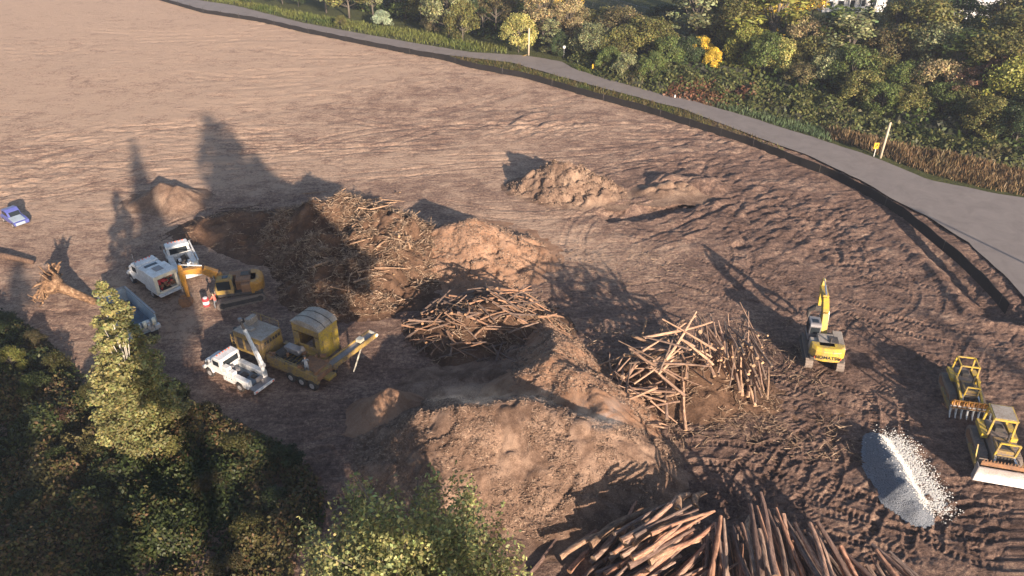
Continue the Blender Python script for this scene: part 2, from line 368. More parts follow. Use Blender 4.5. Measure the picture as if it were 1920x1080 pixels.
Fq = np.stack([idx[:-1, :-1], idx[:-1, 1:], idx[1:, 1:], idx[1:, :-1]], -1).reshape(-1, 4)
me = npmesh('ground', np.stack([XX, YY, GH], -1).reshape(-1, 3), Fq, [M['ground']], smooth=True, attrs={'dry': dry_lit_col.ravel(), 'veg': vc.ravel()})
tag(obj('ground', me), kind='structure')
def gz(p):
    h, _ = ground_h(np.array([p[0]]), np.array([p[1]])); return float(h[0])

# road: sheet between the two edges
def resample(pts, n):
    pts = np.array([tuple(p) for p in pts]); d = np.r_[0, np.cumsum(np.linalg.norm(np.diff(pts, axis=0), axis=1))]
    s = np.linspace(0, d[-1], n); return np.stack([np.interp(s, d, pts[:, k]) for k in range(3)], 1)
A_, B_ = resample(RA, 160), resample(RB, 160)
B_[:, :2] += rng.normal(0, .08, (160, 2)); A_[:, :2] += rng.normal(0, .08, (160, 2))
V = []; 
for k in range(160):
    for j in range(5): V.append(A_[k]*(1-j/4)+B_[k]*j/4)
V = np.array(V); V[:, 2] = .22
id_ = np.arange(800).reshape(160, 5)
Fq = np.stack([id_[:-1, :-1], id_[:-1, 1:], id_[1:, 1:], id_[1:, :-1]], -1).reshape(-1, 4)
# extra apron to the right of the frame
tag(obj('road', npmesh('road', V, Fq[:, ::-1], [M['asphalt']], smooth=True)), kind='structure')

# ------------------------------------------------------------------ leaves, thickets, trees
def leafcloud(name, Pn, Nn, size, col, parent=None, aspect=.62, mat=None, rg=rng):
    n = len(Pn); Nn = Nn/(np.linalg.norm(Nn, axis=1, keepdims=True)+1e-6)
    r = rg.normal(size=(n, 3)); U = np.cross(Nn, r); U /= np.linalg.norm(U, axis=1, keepdims=True)+1e-6; Vv = np.cross(Nn, U)
    s = size[:, None] if hasattr(size, '__len__') else size
    c = [Pn+U*s, Pn+Vv*s*aspect, Pn-U*s, Pn-Vv*s*aspect]
    V = np.stack(c, 1).reshape(-1, 3); Fc = np.arange(4*n).reshape(n, 4)
    me = npmesh(name, V, Fc, [mat or M['leaf']], attrs={'Col': np.repeat(col, 4, 0)})
    return me
def inpoly(x, y, poly):
    r = np.zeros(x.shape, bool); n = len(poly)
    for i in range(n):
        a, b = poly[i], poly[(i+1) % n]
        c = ((a[1] > y) != (b[1] > y)) & (x < (b[0]-a[0])*(y-a[1])/(b[1]-a[1]+1e-12)+a[0]); r ^= c
    return r
def thicket(name, poly, hmax, dens, leaf, palette, label, seed, hn=.6, spike=.0, edge=1.6, cat=None, tall=0.0):
    rg = np.random.default_rng(seed); xs = [p[0] for p in poly]; yv = [p[1] for p in poly]
    x0, x1, y0, y1 = min(xs), max(xs), min(yv), max(yv)
    n = int((x1-x0)*(y1-y0)*dens); x = rg.uniform(x0, x1, n); y = rg.uniform(y0, y1, n)
    k = inpoly(x, y, poly); x, y = x[k], y[k]
    pc = list(poly)+[poly[0]]
    def hh(x, y):
        d, _ = seg_d(x, y, pc)
        base = hmax*(1-hn+hn*(1.9*(fbm(x/3.2, y/3.2, seed, 4)+.30)+.5*fbm(x/1.1, y/1.1, seed+9, 2)-.5*crease(x/3.4, y/3.4, seed+4, 1, 4)))
        return np.maximum(base*ss(-.2, edge, d), .05)
    h = hh(x, y); e = .25
    gx = (hh(x+e, y)-h)/e; gy = (hh(x, y+e)-h)/e
    z = h-np.abs(rg.normal(0, .22, len(x)))*hmax*.35+rg.random(len(x))**6*(.5+spike)
    Nn = np.stack([-gx, -gy, np.ones_like(x)], 1)*.7+rg.normal(0, .6, (len(x), 3))
    if tall: Nn[:, 2] *= (1-tall)
    c1 = np.clip(.5+1.8*fbm(x/4, y/4, seed+33, 3)+rg.normal(0, .15, len(x)), 0, .999)
    pal = np.array(palette); f = c1*(len(pal)-1); i = f.astype(int); col = pal[i]*(1-(f-i))[:, None]+pal[i+1]*(f-i)[:, None]
    col = col*rg.uniform(.65, 1.4, (len(x), 1))
    nxg, nyg = int((x1-x0)/.6)+2, int((y1-y0)/.6)+2
    GX, GY = np.meshgrid(np.linspace(x0, x1, nxg), np.linspace(y0, y1, nyg)); inn = inpoly(GX.ravel(), GY.ravel(), poly).reshape(GX.shape)
    gh = np.where(inn, hh(GX, GY)-.45, -.3); idg = np.arange(gh.size).reshape(gh.shape)
    Fg = np.stack([idg[:-1, :-1], idg[:-1, 1:], idg[1:, 1:], idg[1:, :-1]], -1).reshape(-1, 4)
    keep = inn.ravel()[Fg].any(1); Fg = Fg[keep]
    U = np.stack([GX, GY, gh], -1).reshape(-1, 3)
    # one mesh: dark backing sheet for the inner shade + leaves
    Pn = np.stack([x, y, z], 1); NN = Nn/np.linalg.norm(Nn, axis=1, keepdims=True)
    r = rg.normal(size=NN.shape); Uu = np.cross(NN, r); Uu /= np.linalg.norm(Uu, axis=1, keepdims=True); Vv = np.cross(NN, Uu)
    s = (leaf*rg.uniform(.6, 1.3, len(x)))[:, None]
    if tall:
        Uu = np.stack([rg.normal(0, .25, len(x)), rg.normal(0, .25, len(x)), np.ones(len(x))], 1); Vv = np.cross(Uu, r); Vv /= np.linalg.norm(Vv, axis=1, keepdims=True)
        q = [Pn+Uu*s*1.8, Pn+Vv*s*.22, Pn-Uu*s*1.2, Pn-Vv*s*.22]
    else: q = [Pn+Uu*s, Pn+Vv*s*.62, Pn-Uu*s, Pn-Vv*s*.62]
    V = np.concatenate([U, np.stack(q, 1).reshape(-1, 3)]); Fl = np.arange(4*len(x)).reshape(-1, 4)+len(U)
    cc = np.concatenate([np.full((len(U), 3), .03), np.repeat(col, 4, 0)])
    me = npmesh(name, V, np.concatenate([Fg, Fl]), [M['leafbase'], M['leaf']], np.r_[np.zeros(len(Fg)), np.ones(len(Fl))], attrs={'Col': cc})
    o = obj(name, me); tag(o, label, cat, kind='stuff'); return o

G = {'dgreen': (.030, .048, .014), 'green': (.065, .095, .022), 'olive': (.12, .115, .03), 'yel': (.22, .18, .03), 'brown': (.12, .075, .035), 'red': (.17, .07, .04), 'sage': (.15, .155, .075), 'tan': (.26, .19, .10)}
BL = [(-60, 560), (0, 560), (55, 590), (110, 640), (160, 690), (230, 712), (330, 722), (430, 760), (520, 800), (580, 850), (612, 900), (600, 960), (560, 1040), (540, 1130), (-60, 1130)]
blw = [P(x, y, 1.6 if y < 1000 else 0) for x, y in BL]
thicket('bramble_thicket', blw, 2.2, 125, .14, [(.025, .036, .013), (.04, .055, .018), (.06, .07, .024), G['dgreen'], (.12, .10, .038), (.14, .08, .045), (.07, .075, .025), (.12, .10, .04)], 'dark tangle of brambles filling the lower left corner', 3, hn=.95)
hedge = [P(x, y, 0) for x, y in [(1055, 112), (1130, 112), (1260, 138), (1400, 160), (1600, 215), (1750, 262), (1960, 315), (1960, 335), (1840, 312), (1700, 282), (1560, 250), (1450, 224), (1330, 196), (1232, 178), (1130, 150)]]
thicket('bramble_hedge', hedge, 2.6, 26, .27, [(.04, .055, .018), (.08, .10, .03), (.14, .13, .045), (.07, .09, .03), (.12, .13, .04), (.10, .085, .04)], 'green bramble bank between the road and the wood', 13, .5)
redp = [P(x, y, 0) for x, y in [(1235, 160), (1330, 165), (1430, 182), (1425, 212), (1330, 198), (1240, 182)]]
thicket('withered_brambles', redp, 2.2, 30, .24, [G['red'], G['brown'], G['red'], (.2, .11, .07)], 'red brown withered brambles beside the road', 17, .5)
fieldp = [P(x, y, 0) for x, y in [(1530, 238), (1700, 278), (1960, 335), (1960, 376), (1840, 352), (1740, 326), (1650, 292), (1560, 262)]]
thicket('dry_grass', fieldp, 1.3, 34, .30, [G['brown'], (.2, .13, .07), G['tan'], (.17, .1, .05), G['brown'], (.24, .18, .09)], 'tall brown dry grass between the road and the bramble bank', 19, .6, tall=.8)
def strip(A, B): return [P(x, y, .0) for x, y in A]+[P(x, y, .0) for x, y in reversed(B)]
thicket('verge_grass', strip([(300, -14), (442, 2), (567, 26), (692, 48), (817, 66), (880, 80), (950, 90)], [(310, -8), (442, 10), (567, 42), (692, 65), (817, 87), (880, 97), (950, 102)]), .5, 18, .22, [G['green'], (.14, .16, .04), (.17, .18, .05), G['olive']], 'long green grass along the far side of the road', 23, .5, edge=.5, tall=.6)
thicket('grass_strip', strip([(845, 107), (961, 121), (1042, 145), (1124, 167), (1205, 189), (1286, 210), (1400, 254), (1470, 282)], [(845, 110), (961, 138), (1042, 160), (1124, 183), (1205, 205), (1286, 229), (1400, 266), (1470, 292)]), .3, 22, .18, [G['green'], G['olive'], G['brown'], (.13, .14, .05)], 'low weedy grass strip between the silt fence and the road', 29, .5, edge=.4, tall=.5)
thicket('pale_grass', strip([(1280, 180), (1400, 200), (1500, 228), (1545, 244)], [(1290, 187), (1400, 218), (1500, 250), (1560, 268)]), .3, 26, .2, [(.09, .14, .06), (.13, .18, .09), (.09, .12, .05)], 'pale green mown grass beside the road curve', 31, .4, edge=.4, tall=.5)
thicket('roadside_weeds', strip([(1060, 120), (1124, 140), (1219, 165), (1286, 180)], [(1075, 129), (1124, 145), (1219, 170), (1290, 187)]), .5, 26, .2, [(.17, .19, .05), G['green'], (.15, .16, .05)], 'bright weeds at the foot of the bramble bank', 37, .4, edge=.3, tall=.4)

def tree_proto(kind, seed, n_leaf, leaf, trunkmat=None):
    """unit tree of height 1 (x,y radius scaled with it); returns root with crown and trunk meshes"""
    rg = np.random.default_rng(seed); root = bpy.data.objects.new('tree', None); COL.objects.link(root)
    cl = []
    if kind == 'round':
        for k in range(34):
            a = rg.uniform(0, 6.28); el = rg.uniform(-.55, 1.0); rad = .30*math.cos(el*1.2)*rg.uniform(.55, 1.05)
            cl.append((np.array([math.cos(a)*rad, math.sin(a)*rad, .56+.34*math.sin(el*1.3)]), rg.uniform(.07, .14)))
    elif kind == 'bush':
        for k in range(34):
            a = rg.uniform(0, 6.28); el = rg.uniform(-.1, 1.3); rad = .52*math.cos(el)*rg.uniform(.5, 1.05)
            cl.append((np.array([math.cos(a)*rad, math.sin(a)*rad, .18+.68*math.sin(el)]), rg.uniform(.10, .18)))
    elif kind == 'poplar':
        for k in range(46):
            z = rg.uniform(.10, .96); w = .17*math.sin(min(1, (1-z)*1.25+.12)*math.pi*.62)+.015; a = rg.uniform(0, 6.28)
            r_ = w*rg.uniform(.4, 1.1); cl.append((np.array([math.cos(a)*r_, math.sin(a)*r_, z]), rg.uniform(.045, .085)))
    elif kind == 'conifer':
        for k in range(90):
            z = 1-rg.random()**.75*.9; w = .20*(1-z)+.005; a = rg.uniform(0, 6.28); r_ = w*rg.uniform(.3, 1.1)
            cl.append((np.array([math.cos(a)*r_, math.sin(a)*r_, z-.02]), .016+.045*(1-z)))
    elif kind == 'feather':
        for k in range(260):
            z = 1-rg.random()**.85*.93; w = .215*(1-z)**.72*(1+.09*math.sin(z*23+k%3)); a = rg.uniform(0, 6.28); r_ = w*math.sqrt(rg.random())
            cl.append((np.array([math.cos(a)*r_, math.sin(a)*r_, z+.25*r_]), .014+.034*(1-z)))
    elif kind == 'fir':
        for k in range(330):
            z = 1-rg.random()**.6*.38; w = .16*((1-z)/.38)**.75; a = rg.uniform(0, 6.28); r_ = w*math.sqrt(rg.random())*rg.uniform(.85, 1.1)
            cl.append((np.array([math.cos(a)*r_, math.sin(a)*r_, z-.02]), .007+.03*(1-z)))
    elif kind == 'sparse':
        for k in range(26):
            a = rg.uniform(0, 6.28); el = rg.uniform(-.5, 1.1); rad = .28*math.cos(el)*rg.uniform(.3, 1.1)
            cl.append((np.array([math.cos(a)*rad, math.sin(a)*rad, .58+.36*math.sin(el)]), rg.uniform(.05, .10)))
    elif kind == 'shoots':
        for k in range(85):
            a = rg.uniform(0, 6.28); rad = .44*math.sqrt(rg.random()); hgt = (.98-1.25*rad**1.35)*rg.uniform(.78, 1.03)
            base = np.array([math.cos(a)*rad*.75, math.sin(a)*rad*.75, hgt-.34]); tip = np.array([math.cos(a)*rad, math.sin(a)*rad, hgt])
            for q in np.linspace(0, 1, 8): cl.append((base*(1-q)+tip*q+rg.normal(0, .006, 3), .062*(1-q)**.7+.010))
    w = np.array([c[1]**2 for c in cl]); w /= w.sum(); ci = rg.choice(len(cl), n_leaf, p=w)
    C = np.array([c[0] for c in cl])[ci]; rd = np.array([c[1] for c in cl])[ci]
    d = rg.normal(size=(n_leaf, 3)); d /= np.linalg.norm(d, axis=1, keepdims=True)
    flat = np.array([1, 1, .8]) if kind != 'conifer' else np.array([1.3, 1.3, .5])
    Pn = C+d*flat*(rd*(.35+.75*rg.random(n_leaf)**.6))[:, None]; Pn[:, 2] = np.maximum(Pn[:, 2], .01)
    Nn = d*.7+rg.normal(0, .55, (n_leaf, 3))+np.array([0, 0, .35])
    tone = (np.array([rg.uniform(.6, 1.4) for c in cl])[ci]*(np.where(rg.random(n_leaf) < .05, 2.1, rg.uniform(.5, 1.5, n_leaf)) if kind == 'shoots' else rg.uniform(.72, 1.28, n_leaf)))[:, None]  # a few far brighter shoot leaves paint in whitish glints
    hue = (1+rg.normal(0, .10, (n_leaf, 3))*np.array([1, .5, 1.0]))
    me = leafcloud('crown', Pn, Nn, leaf*rg.uniform(.6, 1.25, n_leaf), np.clip(tone*hue, .1, 2.5), rg=rg)
    cr = obj('crown', me, root)
    mb = MB(); tw = .02 if kind == 'shoots' else (.008 if kind == 'feather' else .016)
    top = .9 if kind in ('poplar', 'conifer', 'fir', 'feather') else .6
    mb.tube([(0, 0, -.02), (.005, 0, top*.35), (-.006, .004, top*.7), (0, 0, top)], [tw, tw*.8, tw*.5, tw*.15], 7)
    for k in rg.choice(len(cl), min(len(cl), 26), replace=False):
        c = cl[k][0]; z0 = max(.06, c[2]*.55); z0 = min(z0, top*.95)
        mb.tube([(0, 0, z0), tuple(c*.5+np.array([0, 0, z0])*.5+np.array([0, 0, -.01])), tuple(c)], [tw*.4, tw*.25, tw*.08], 4, False)
    mb.build('trunk', trunkmat or M['trunk'], root, smooth=True)
    return root
PROTO = {}
for kind, sd, n, lf in (('round', 1, 6500, .016), ('round', 2, 6500, .016), ('round', 12, 5500, .017), ('bush', 3, 6500, .022), ('bush', 4, 6500, .022), ('bush', 13, 5500, .024), ('poplar', 5, 3600, .016), ('poplar', 6, 3600, .016), ('conifer', 7, 6000, .014), ('sparse', 8, 2200, .020), ('sparse', 9, 2200, .018), ('fir', 10, 16000, .012)):
    PROTO.setdefault(kind, []).append(tree_proto(kind, sd, n, lf))
USED = set()
def tree(kind, p, h, col, name, label=None, cat='tree', group=None, wide=1.0, rz=None):
    i = rr.randrange(len(PROTO[kind])); pr = PROTO[kind][i]
    if (kind, i) not in USED: USED.add((kind, i)); o = pr
    else: o = copy_tree(pr)
    o.name = name; o.location = p; o.scale = (h*wide, h*wide, h); o.rotation_euler = (0, 0, rr.uniform(0, 6.28) if rz is None else rz)
    for c in o.children:
        if c.name.startswith('crown'): c.color = (*col, 1)
        else: c.color = (1, 1, 1, 1)
    tag(o, label, cat, group); return o
# the wood and bushes beyond the road: (px, py of the foot, height, kind, colour word, width)
TC = {'sage green': G['sage'], 'olive': (.105, .10, .032), 'green': (.075, .095, .028), 'dark green': (.035, .05, .02), 'tan': (.22, .175, .09), 'yellow': (.46, .33, .045), 'pale yellow': (.26, .24, .08), 'yellow green': (.17, .17, .04), 'brown': (.10, .085, .04), 'reddish': (.12, .07, .045), 'silver green': (.26, .30, .2), 'orange yellow': (.36, .25, .04)}
BT = [(470, 6, 4, 'bush', 'green', 1), (530, 8, 6, 'bush', 'dark green', 1), (560, 12, 5, 'bush', 'dark green', 1), (612, 24, 8, 'round', 'sage green', 1.2), (655, 34, 9, 'round', 'olive', 1.2), (700, 32, 8, 'round', 'sage green', 1), (718, 52, 3.2, 'bush', 'silver green', 1.2), (640, 52, 2.2, 'bush', 'olive', 1),
 (760, 36, 8, 'poplar', 'green', 1.4), (790, 45, 8, 'round', 'olive', 1), (842, 72, 9, 'round', 'sage green', 1.1), (868, 78, 7, 'bush', 'olive', .8), (815, 62, 4, 'bush', 'brown', 1), (905, 60, 8, 'round', 'dark green', 1.1), (930, 62, 8, 'round', 'brown', 1), (945, 20, 8, 'round', 'orange yellow', 1), (985, 42, 9, 'round', 'green', 1.1), (760, 5, 9, 'round', 'olive', 1.2), (850, 15, 9, 'round', 'green', 1.2), (900, 22, 9, 'round', 'olive', 1.1),
 (972, 98, 6.5, 'bush', 'pale yellow', .85), (1018, 82, 8.5, 'round', 'tan', 1.1), (1034, 100, 5, 'poplar', 'sage green', 1.5), (1064, 88, 7, 'round', 'tan', 1), (1048, 104, 4, 'bush', 'dark green', .8), (1068, 36, 9, 'round', 'yellow', .9), (1082, 80, 6, 'bush', 'brown', 1.1), (1110, 112, 6, 'bush', 'sage green', 1.1), (1165, 118, 6, 'bush', 'olive', 1.2), (1160, 90, 7, 'bush', 'brown', 1.2), (1215, 112, 7, 'bush', 'olive', 1.2), (1130, 80, 6, 'bush', 'olive', 1.1), (1250, 128, 5, 'bush', 'green', 1.1), (1140, 135, 4, 'bush', 'green', 1), (1175, 150, 4, 'bush', 'sage green', 1), (1220, 155, 4.5, 'bush', 'green', 1),
 (1300, 96, 12, 'poplar', 'sage green', 1.6), (1330, 92, 10, 'poplar', 'olive', 1.5), (1310, 116, 4.2, 'bush', 'yellow', .85), (1334, 134, 3.8, 'bush', 'yellow', .8), (1288, 128, 5, 'bush', 'dark green', 1), (1355, 60, 11, 'round', 'pale yellow', 1), (1378, 112, 9, 'round', 'olive', 1), (1390, 132, 7, 'bush', 'yellow green', .8), (1408, 90, 11, 'poplar', 'orange yellow', 1.5), (1440, 120, 12, 'poplar', 'yellow green', 1.9), (1462, 146, 6, 'bush', 'pale yellow', 1), (1430, 148, 7, 'bush', 'green', .9),
 (1500, 45, 10, 'round', 'yellow', 1), (1520, 42, 9, 'round', 'orange yellow', .9), (1470, 50, 12, 'round', 'olive', 1), (1505, 142, 8, 'round', 'tan', .9), (1520, 155, 7, 'bush', 'olive', 1), (1555, 145, 9, 'poplar', 'green', 2), (1580, 155, 9.5, 'poplar', 'sage green', 1.8), (1545, 168, 6, 'bush', 'sage green', 1), (1590, 178, 7, 'bush', 'green', 1), (1618, 78, 6.5, 'conifer', 'green', 1.6), (1585, 70, 5, 'conifer', 'green', 1.5),
 (1650, 165, 8, 'round', 'brown', 1), (1640, 182, 6, 'bush', 'olive', 1), (1672, 104, 7.5, 'round', 'olive', 1), (1700, 90, 11, 'round', 'sage green', 1), (1700, 160, 11, 'round', 'olive', 1.1), (1730, 180, 9, 'round', 'sage green', 1), (1690, 196, 6, 'bush', 'green', 1), (1755, 120, 10, 'round', 'dark green', 1), (1745, 205, 7, 'bush', 'tan', 1), (1790, 200, 9, 'poplar', 'green', 1.8), (1780, 120, 7, 'conifer', 'green', 1.6), (1822, 100, 7, 'poplar', 'yellow green', 1.8), (1800, 228, 5, 'bush', 'olive', 1.2), (1830, 205, 8, 'sparse', 'reddish', 1.2), (1790, 222, 6, 'sparse', 'reddish', 1.1), (1855, 215, 10, 'round', 'olive', 1.1), (1880, 235, 9, 'bush', 'yellow green', .9), (1900, 200, 12, 'round', 'olive', 1.1), (1885, 110, 9, 'round', 'brown', 1), (1905, 110, 12, 'round', 'olive', 1.1), (1840, 255, 5, 'bush', 'olive', 1.2), (1900, 275, 5, 'bush', 'dark green', 1.1), (1930, 250, 8, 'bush', 'dark green', 1), (1760, 225, 5, 'bush', 'green', 1.1), (1610, 200, 5, 'bush', 'olive', 1.1), (1650, 215, 4.5, 'bush', 'green', 1.1), (1700, 222, 4.5, 'bush', 'olive', 1.2), (1500, 168, 4, 'bush', 'brown', 1.2), (1950, 180, 13, 'round', 'sage green', 1.1), (1240, 60, 5, 'bush', 'dark green', 1.2), (1280, 50, 8, 'round', 'dark green', 1)]
ORD = ['first', 'second', 'third', 'fourth', 'fifth', 'sixth', 'seventh', 'eighth', 'ninth', 'tenth', 'eleventh', 'twelfth', 'thirteenth', 'fourteenth', 'fifteenth', 'sixteenth']
FORM = {'round': ('broadleaf_tree', 'broad crowned tree', 'broad crowned trees'), 'bush': ('shrub', 'bushy shrub', 'bushy shrubs'), 'poplar': ('poplar_tree', 'slender upright tree', 'slender upright trees'), 'conifer': ('conifer_tree', 'pointed conifer', 'pointed conifers'), 'fir': ('fir_tree', 'tall fir', 'tall firs'), 'sparse': ('bare_tree', 'thinly leaved tree', 'thinly leaved trees')}
keys = {}
for r_ in BT: keys.setdefault((r_[3], r_[4]), []).append(r_[0])
for (px, py, h, kind, cw, wd) in sorted(BT):
    xs = sorted(keys[(kind, cw)]); i = xs.index(px); nm, one, many = FORM[kind]
    lab = f'{cw} {one} standing beyond the road' if len(xs) == 1 else f'{ORD[i]} from left of the {cw} {many} beyond the road'
    col = np.array(TC[cw])*rr.uniform(1.4, 1.75)
    tree(kind, P(px, py), h*(1.3 if kind != 'bush' else 1.2), col, nm, lab, 'shrub' if kind == 'bush' else 'tree', 'trees and shrubs beyond the road', wd*(1.15 if kind != 'bush' else 1))

# lower left: shrubs and trees above the brambles
SB = [(30, 700, 6, 'bush', 'yellow green', .62), (75, 745, 5, 'bush', 'green', .8), (110, 700, 4.5, 'bush', 'olive', .8), (20, 620, 4, 'bush', 'dark green', .9), (70, 650, 4, 'bush', 'brown', .7), (330, 760, 5, 'bush', 'olive', .75), (270, 770, 5.5, 'bush', 'pale yellow', .6), (390, 800, 5, 'bush', 'brown', .75), (455, 860, 5.5, 'bush', 'olive', .75), (540, 880, 5, 'bush', 'dark green', .8), (400, 930, 4.5, 'bush', 'brown', .8), (470, 1010, 4.5, 'bush', 'olive', .8), (180, 860, 4, 'bush', 'olive', .8), (330, 860, 4.5, 'bush', 'pale yellow', .6), (110, 880, 4, 'bush', 'green', .9), (520, 960, 4.5, 'bush', 'dark green', .8), (60, 960, 4, 'bush', 'dark green', 1), (260, 980, 4, 'bush', 'dark green', 1), (120, 800, 4.5, 'sparse', 'reddish', 1.3), (215, 900, 3.5, 'sparse', 'tan', 1.2), (430, 1080, 4, 'bush', 'brown', .9), (180, 760, 5, 'bush', 'olive', .6)]
keys = {}
for r_ in SB: keys.setdefault((r_[3], r_[4]), []).append((r_[0], r_[1]))
for (px, py, h, kind, cw, wd) in SB:
    xs = sorted(keys[(kind, cw)]); i = xs.index((px, py)); nm, one, many = FORM[kind]
    lab = f'{cw} {one} among the brambles at lower left' if len(xs) == 1 else f'{ORD[i]} from left of the {cw} {many} among the lower left brambles'
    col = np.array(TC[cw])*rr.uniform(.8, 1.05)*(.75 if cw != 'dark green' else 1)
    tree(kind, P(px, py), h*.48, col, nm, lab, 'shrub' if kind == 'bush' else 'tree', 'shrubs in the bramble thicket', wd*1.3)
pr = tree_proto('feather', 55, 30000, .0080, M['birch']); pr.name = 'birch_tree'
pr.location = P(283, 822); pr.scale = (16.5, 16.5, 13.8)
for c in pr.children:
    if c.name.startswith('crown'): c.color = (.23, .215, .085, 1)
tag(pr, 'tall pale birch with thin yellow green leaves beside the blue green container', 'tree')
pr = tree_proto('shoots', 56, 42000, .0078); pr.name = 'cottonwood_tree'
pr.location = (-5.4, 26.6, 0); pr.scale = (15.6, 15.6, 15.0)
for c in pr.children:
    if c.name.startswith('crown'): c.color = (.24, .24, .095, 1)
tag(pr, 'leafy green and yellow cottonwood in front of the big wood chip mound', 'tree')
# tall trees behind the camera position: their shadows lie across the site
def shade_tree(kind, tip, h, wide, label):
    L = h/math.tan(SUN_EL); q = P(*tip); b_ = Vector((q.x+math.sin(SUN_AZ)*L, q.y-math.cos(SUN_AZ)*L, 0))
    tree(kind, b_, h, TC['dark green'], FORM[kind][0], label, group='tall trees standing outside the picture', wide=wide)
shade_tree('fir', (385, 205), 40, 1.22, 'dark conifer outside the picture, casting the pointed shadow on the dirt')
shade_tree('fir', (243, 245), 40, .42, 'narrow fir outside the picture, casting the thin shadow by the white trucks')
shade_tree('fir', (1590, 608), 34, .95, 'dark conifer outside the picture, casting the shadow across the crawler machines')
shade_tree('conifer', (1640, 532), 46, .6, 'narrow conifer outside the picture, casting the faint shadow near the silt fence end')
shade_tree('conifer', (40, 462), 30, 1.2, 'dark conifer outside the picture, casting shade over the root stump')
shade_tree('round', (-80, 640), 22, 1.0, 'broad tree outside the picture, casting shade over the brambles')
shade_tree('round', (120, 800), 20, .9, 'low broad tree outside the picture, casting shade at the lower left corner')

# ------------------------------------------------------------------ mounds
def mound_h(pts, slope, nz, seed):
    W_ = [(P(px, py, z), z) for px, py, z in pts]
    def f(x, y):
        h = np.full(x.shape, -9.0); wob = 1+.18*fbm(x/2.5, y/2.5, seed, 3)*2
        for i in range(len(W_)):
            (a, za) = W_[i]; (b_, zb) = W_[min(i+1, len(W_)-1)]
            dx, dy = b_.x-a.x, b_.y-a.y; L2 = dx*dx+dy*dy+1e-9
            t = np.clip(((x-a.x)*dx+(y-a.y)*dy)/L2, 0, 1); d = np.hypot(x-a.x-t*dx, y-a.y-t*dy)
            hz = za+(zb-za)*t; g = hz-slope*wob*(np.sqrt(d*d+.10)-.30)
            k = .16; m_ = np.maximum(h, g); h = m_+k*np.log(np.exp((h-m_)/k)+np.exp((g-m_)/k)+1e-9)*(h > -8)
        h = h+ss(-.5, 1.2, h)*(nz*(1.5*fbm(x/1.7, y/1.7, seed+3, 4)+.9*fbm(x/.5, y/.5, seed+7, 3)-.9*crease(x/2.4, y/1.5, seed+5, 2, 5))+.8*fbm(x/4.5, y/4.5, seed+2, 2)*ss(1, 3.5, h)+.16*fbm(x/.3, y/.3, seed+13, 2))
        return np.where(h < .3, .42*np.exp(np.minimum((h-.3)/.42, 0))-.12, h)
    xs = [w.x for w, z in W_]; yv = [w.y for w, z in W_]; mz = max(z for w, z in W_)/slope+3.0
    return f, (min(xs)-mz, max(xs)+mz, min(yv)-mz, max(yv)+mz)
def mound(name, pts, slope, nz, seed, mat, label, cat, step=.16, fn=None):
    f, (x0, x1, y0, y1) = mound_h(pts, slope, nz, seed)
    X, Y = np.meshgrid(np.arange(x0, x1, step), np.arange(y0, y1, step)); Z = f(X, Y)
    if fn: Z = fn(X, Y, Z)
    Zc = np.maximum(Z, -.5); idg = np.arange(Z.size).reshape(Z.shape)
    Fg = np.stack([idg[:-1, :-1], idg[:-1, 1:], idg[1:, 1:], idg[1:, :-1]], -1).reshape(-1, 4); Fg = Fg[(Z.ravel()[Fg] > (.06 if name == 'gravel_pile' else -.10)).any(1)]
    us, inv = np.unique(Fg, return_inverse=True); V = np.stack([X, Y, Zc], -1).reshape(-1, 3)[us]
    o = obj(name, npmesh(name, V, inv.reshape(-1, 4), [mat], smooth=True)); tag(o, label, cat)
    return o, f
big, bigf = mound('chip_mound', [(735, 795, 1.6), (790, 772, 3.6), (860, 762, 4.8), (930, 760, 5.0), (985, 752, 5.3), (1045, 772, 5.0), (1095, 792, 4.8), (1142, 800, 4.2)], .74, .30, 101, M['chips'], 'big steaming brown wood chip mound with a broad sunlit face', 'mound', .12)
lobe, lobef = mound('chip_mound', [(1010, 592, 1.6), (1045, 640, 3.2), (1035, 672, 4.8), (1085, 700, 4.7), (1115, 735, 4.2), (1130, 770, 3.8)], .80, .35, 107, M['chips_red'], 'narrow sunlit wood chip ridge behind the big steaming mound', 'mound', .13)
small, _ = mound('chip_mound', [(694, 752, 1.3), (726, 734, 2.6)], .9, .12, 111, M['chips_red'], 'small rounded pile of orange chips below the grinder conveyor', 'mound', .12)
redm, redf = mound('chip_mound', [(785, 445, 1.4), (830, 425, 3.4), (885, 412, 4.2), (935, 430, 3.2), (975, 462, 1.2), (910, 455, 1.8), (810, 470, 1.6), (780, 500, .8), (860, 500, .6)], .62, .45, 113, M['chips_red'], 'reddish wood chip pile right of the root and brush heap', 'mound')
mound('soil_heap', [(790, 722, .5), (880, 705, .9), (960, 692, 1.3), (1010, 655, 1.3), (960, 650, .8)], .33, .35, 171, M['chips'], 'low trampled apron of brown chips in the hollow behind the big mound', 'heap', .2)
brush, brushf = mound('brush_heap', [(545, 385, 3.6), (580, 372, 5), (650, 368, 5.2), (700, 385, 5.2), (745, 405, 5.0), (745, 440, 4.0), (660, 430, 4.2), (600, 440, 3.6), (600, 500, 2.8), (680, 480, 3.4), (740, 500, 2.4), (680, 540, 1.8), (640, 570, 1.0), (740, 545, 1.0)], .75, .9, 127, M['darksoil_shade'], 'large heap of earth, roots and broken brush in the middle of the site', 'heap', .18)  # base soil darkened so gaps between the roots read as shade
soil2, s2f = mound('soil_heap', [(385, 408, 1.6), (440, 395, 2.2), (500, 398, 2.2), (520, 430, 1.6), (440, 440, 1.0), (480, 470, .7), (560, 480, .8)], .55, .4, 131, M['darksoil_shade'], 'low dark soil heap in tree shade beside the brush heap', 'heap', .2)
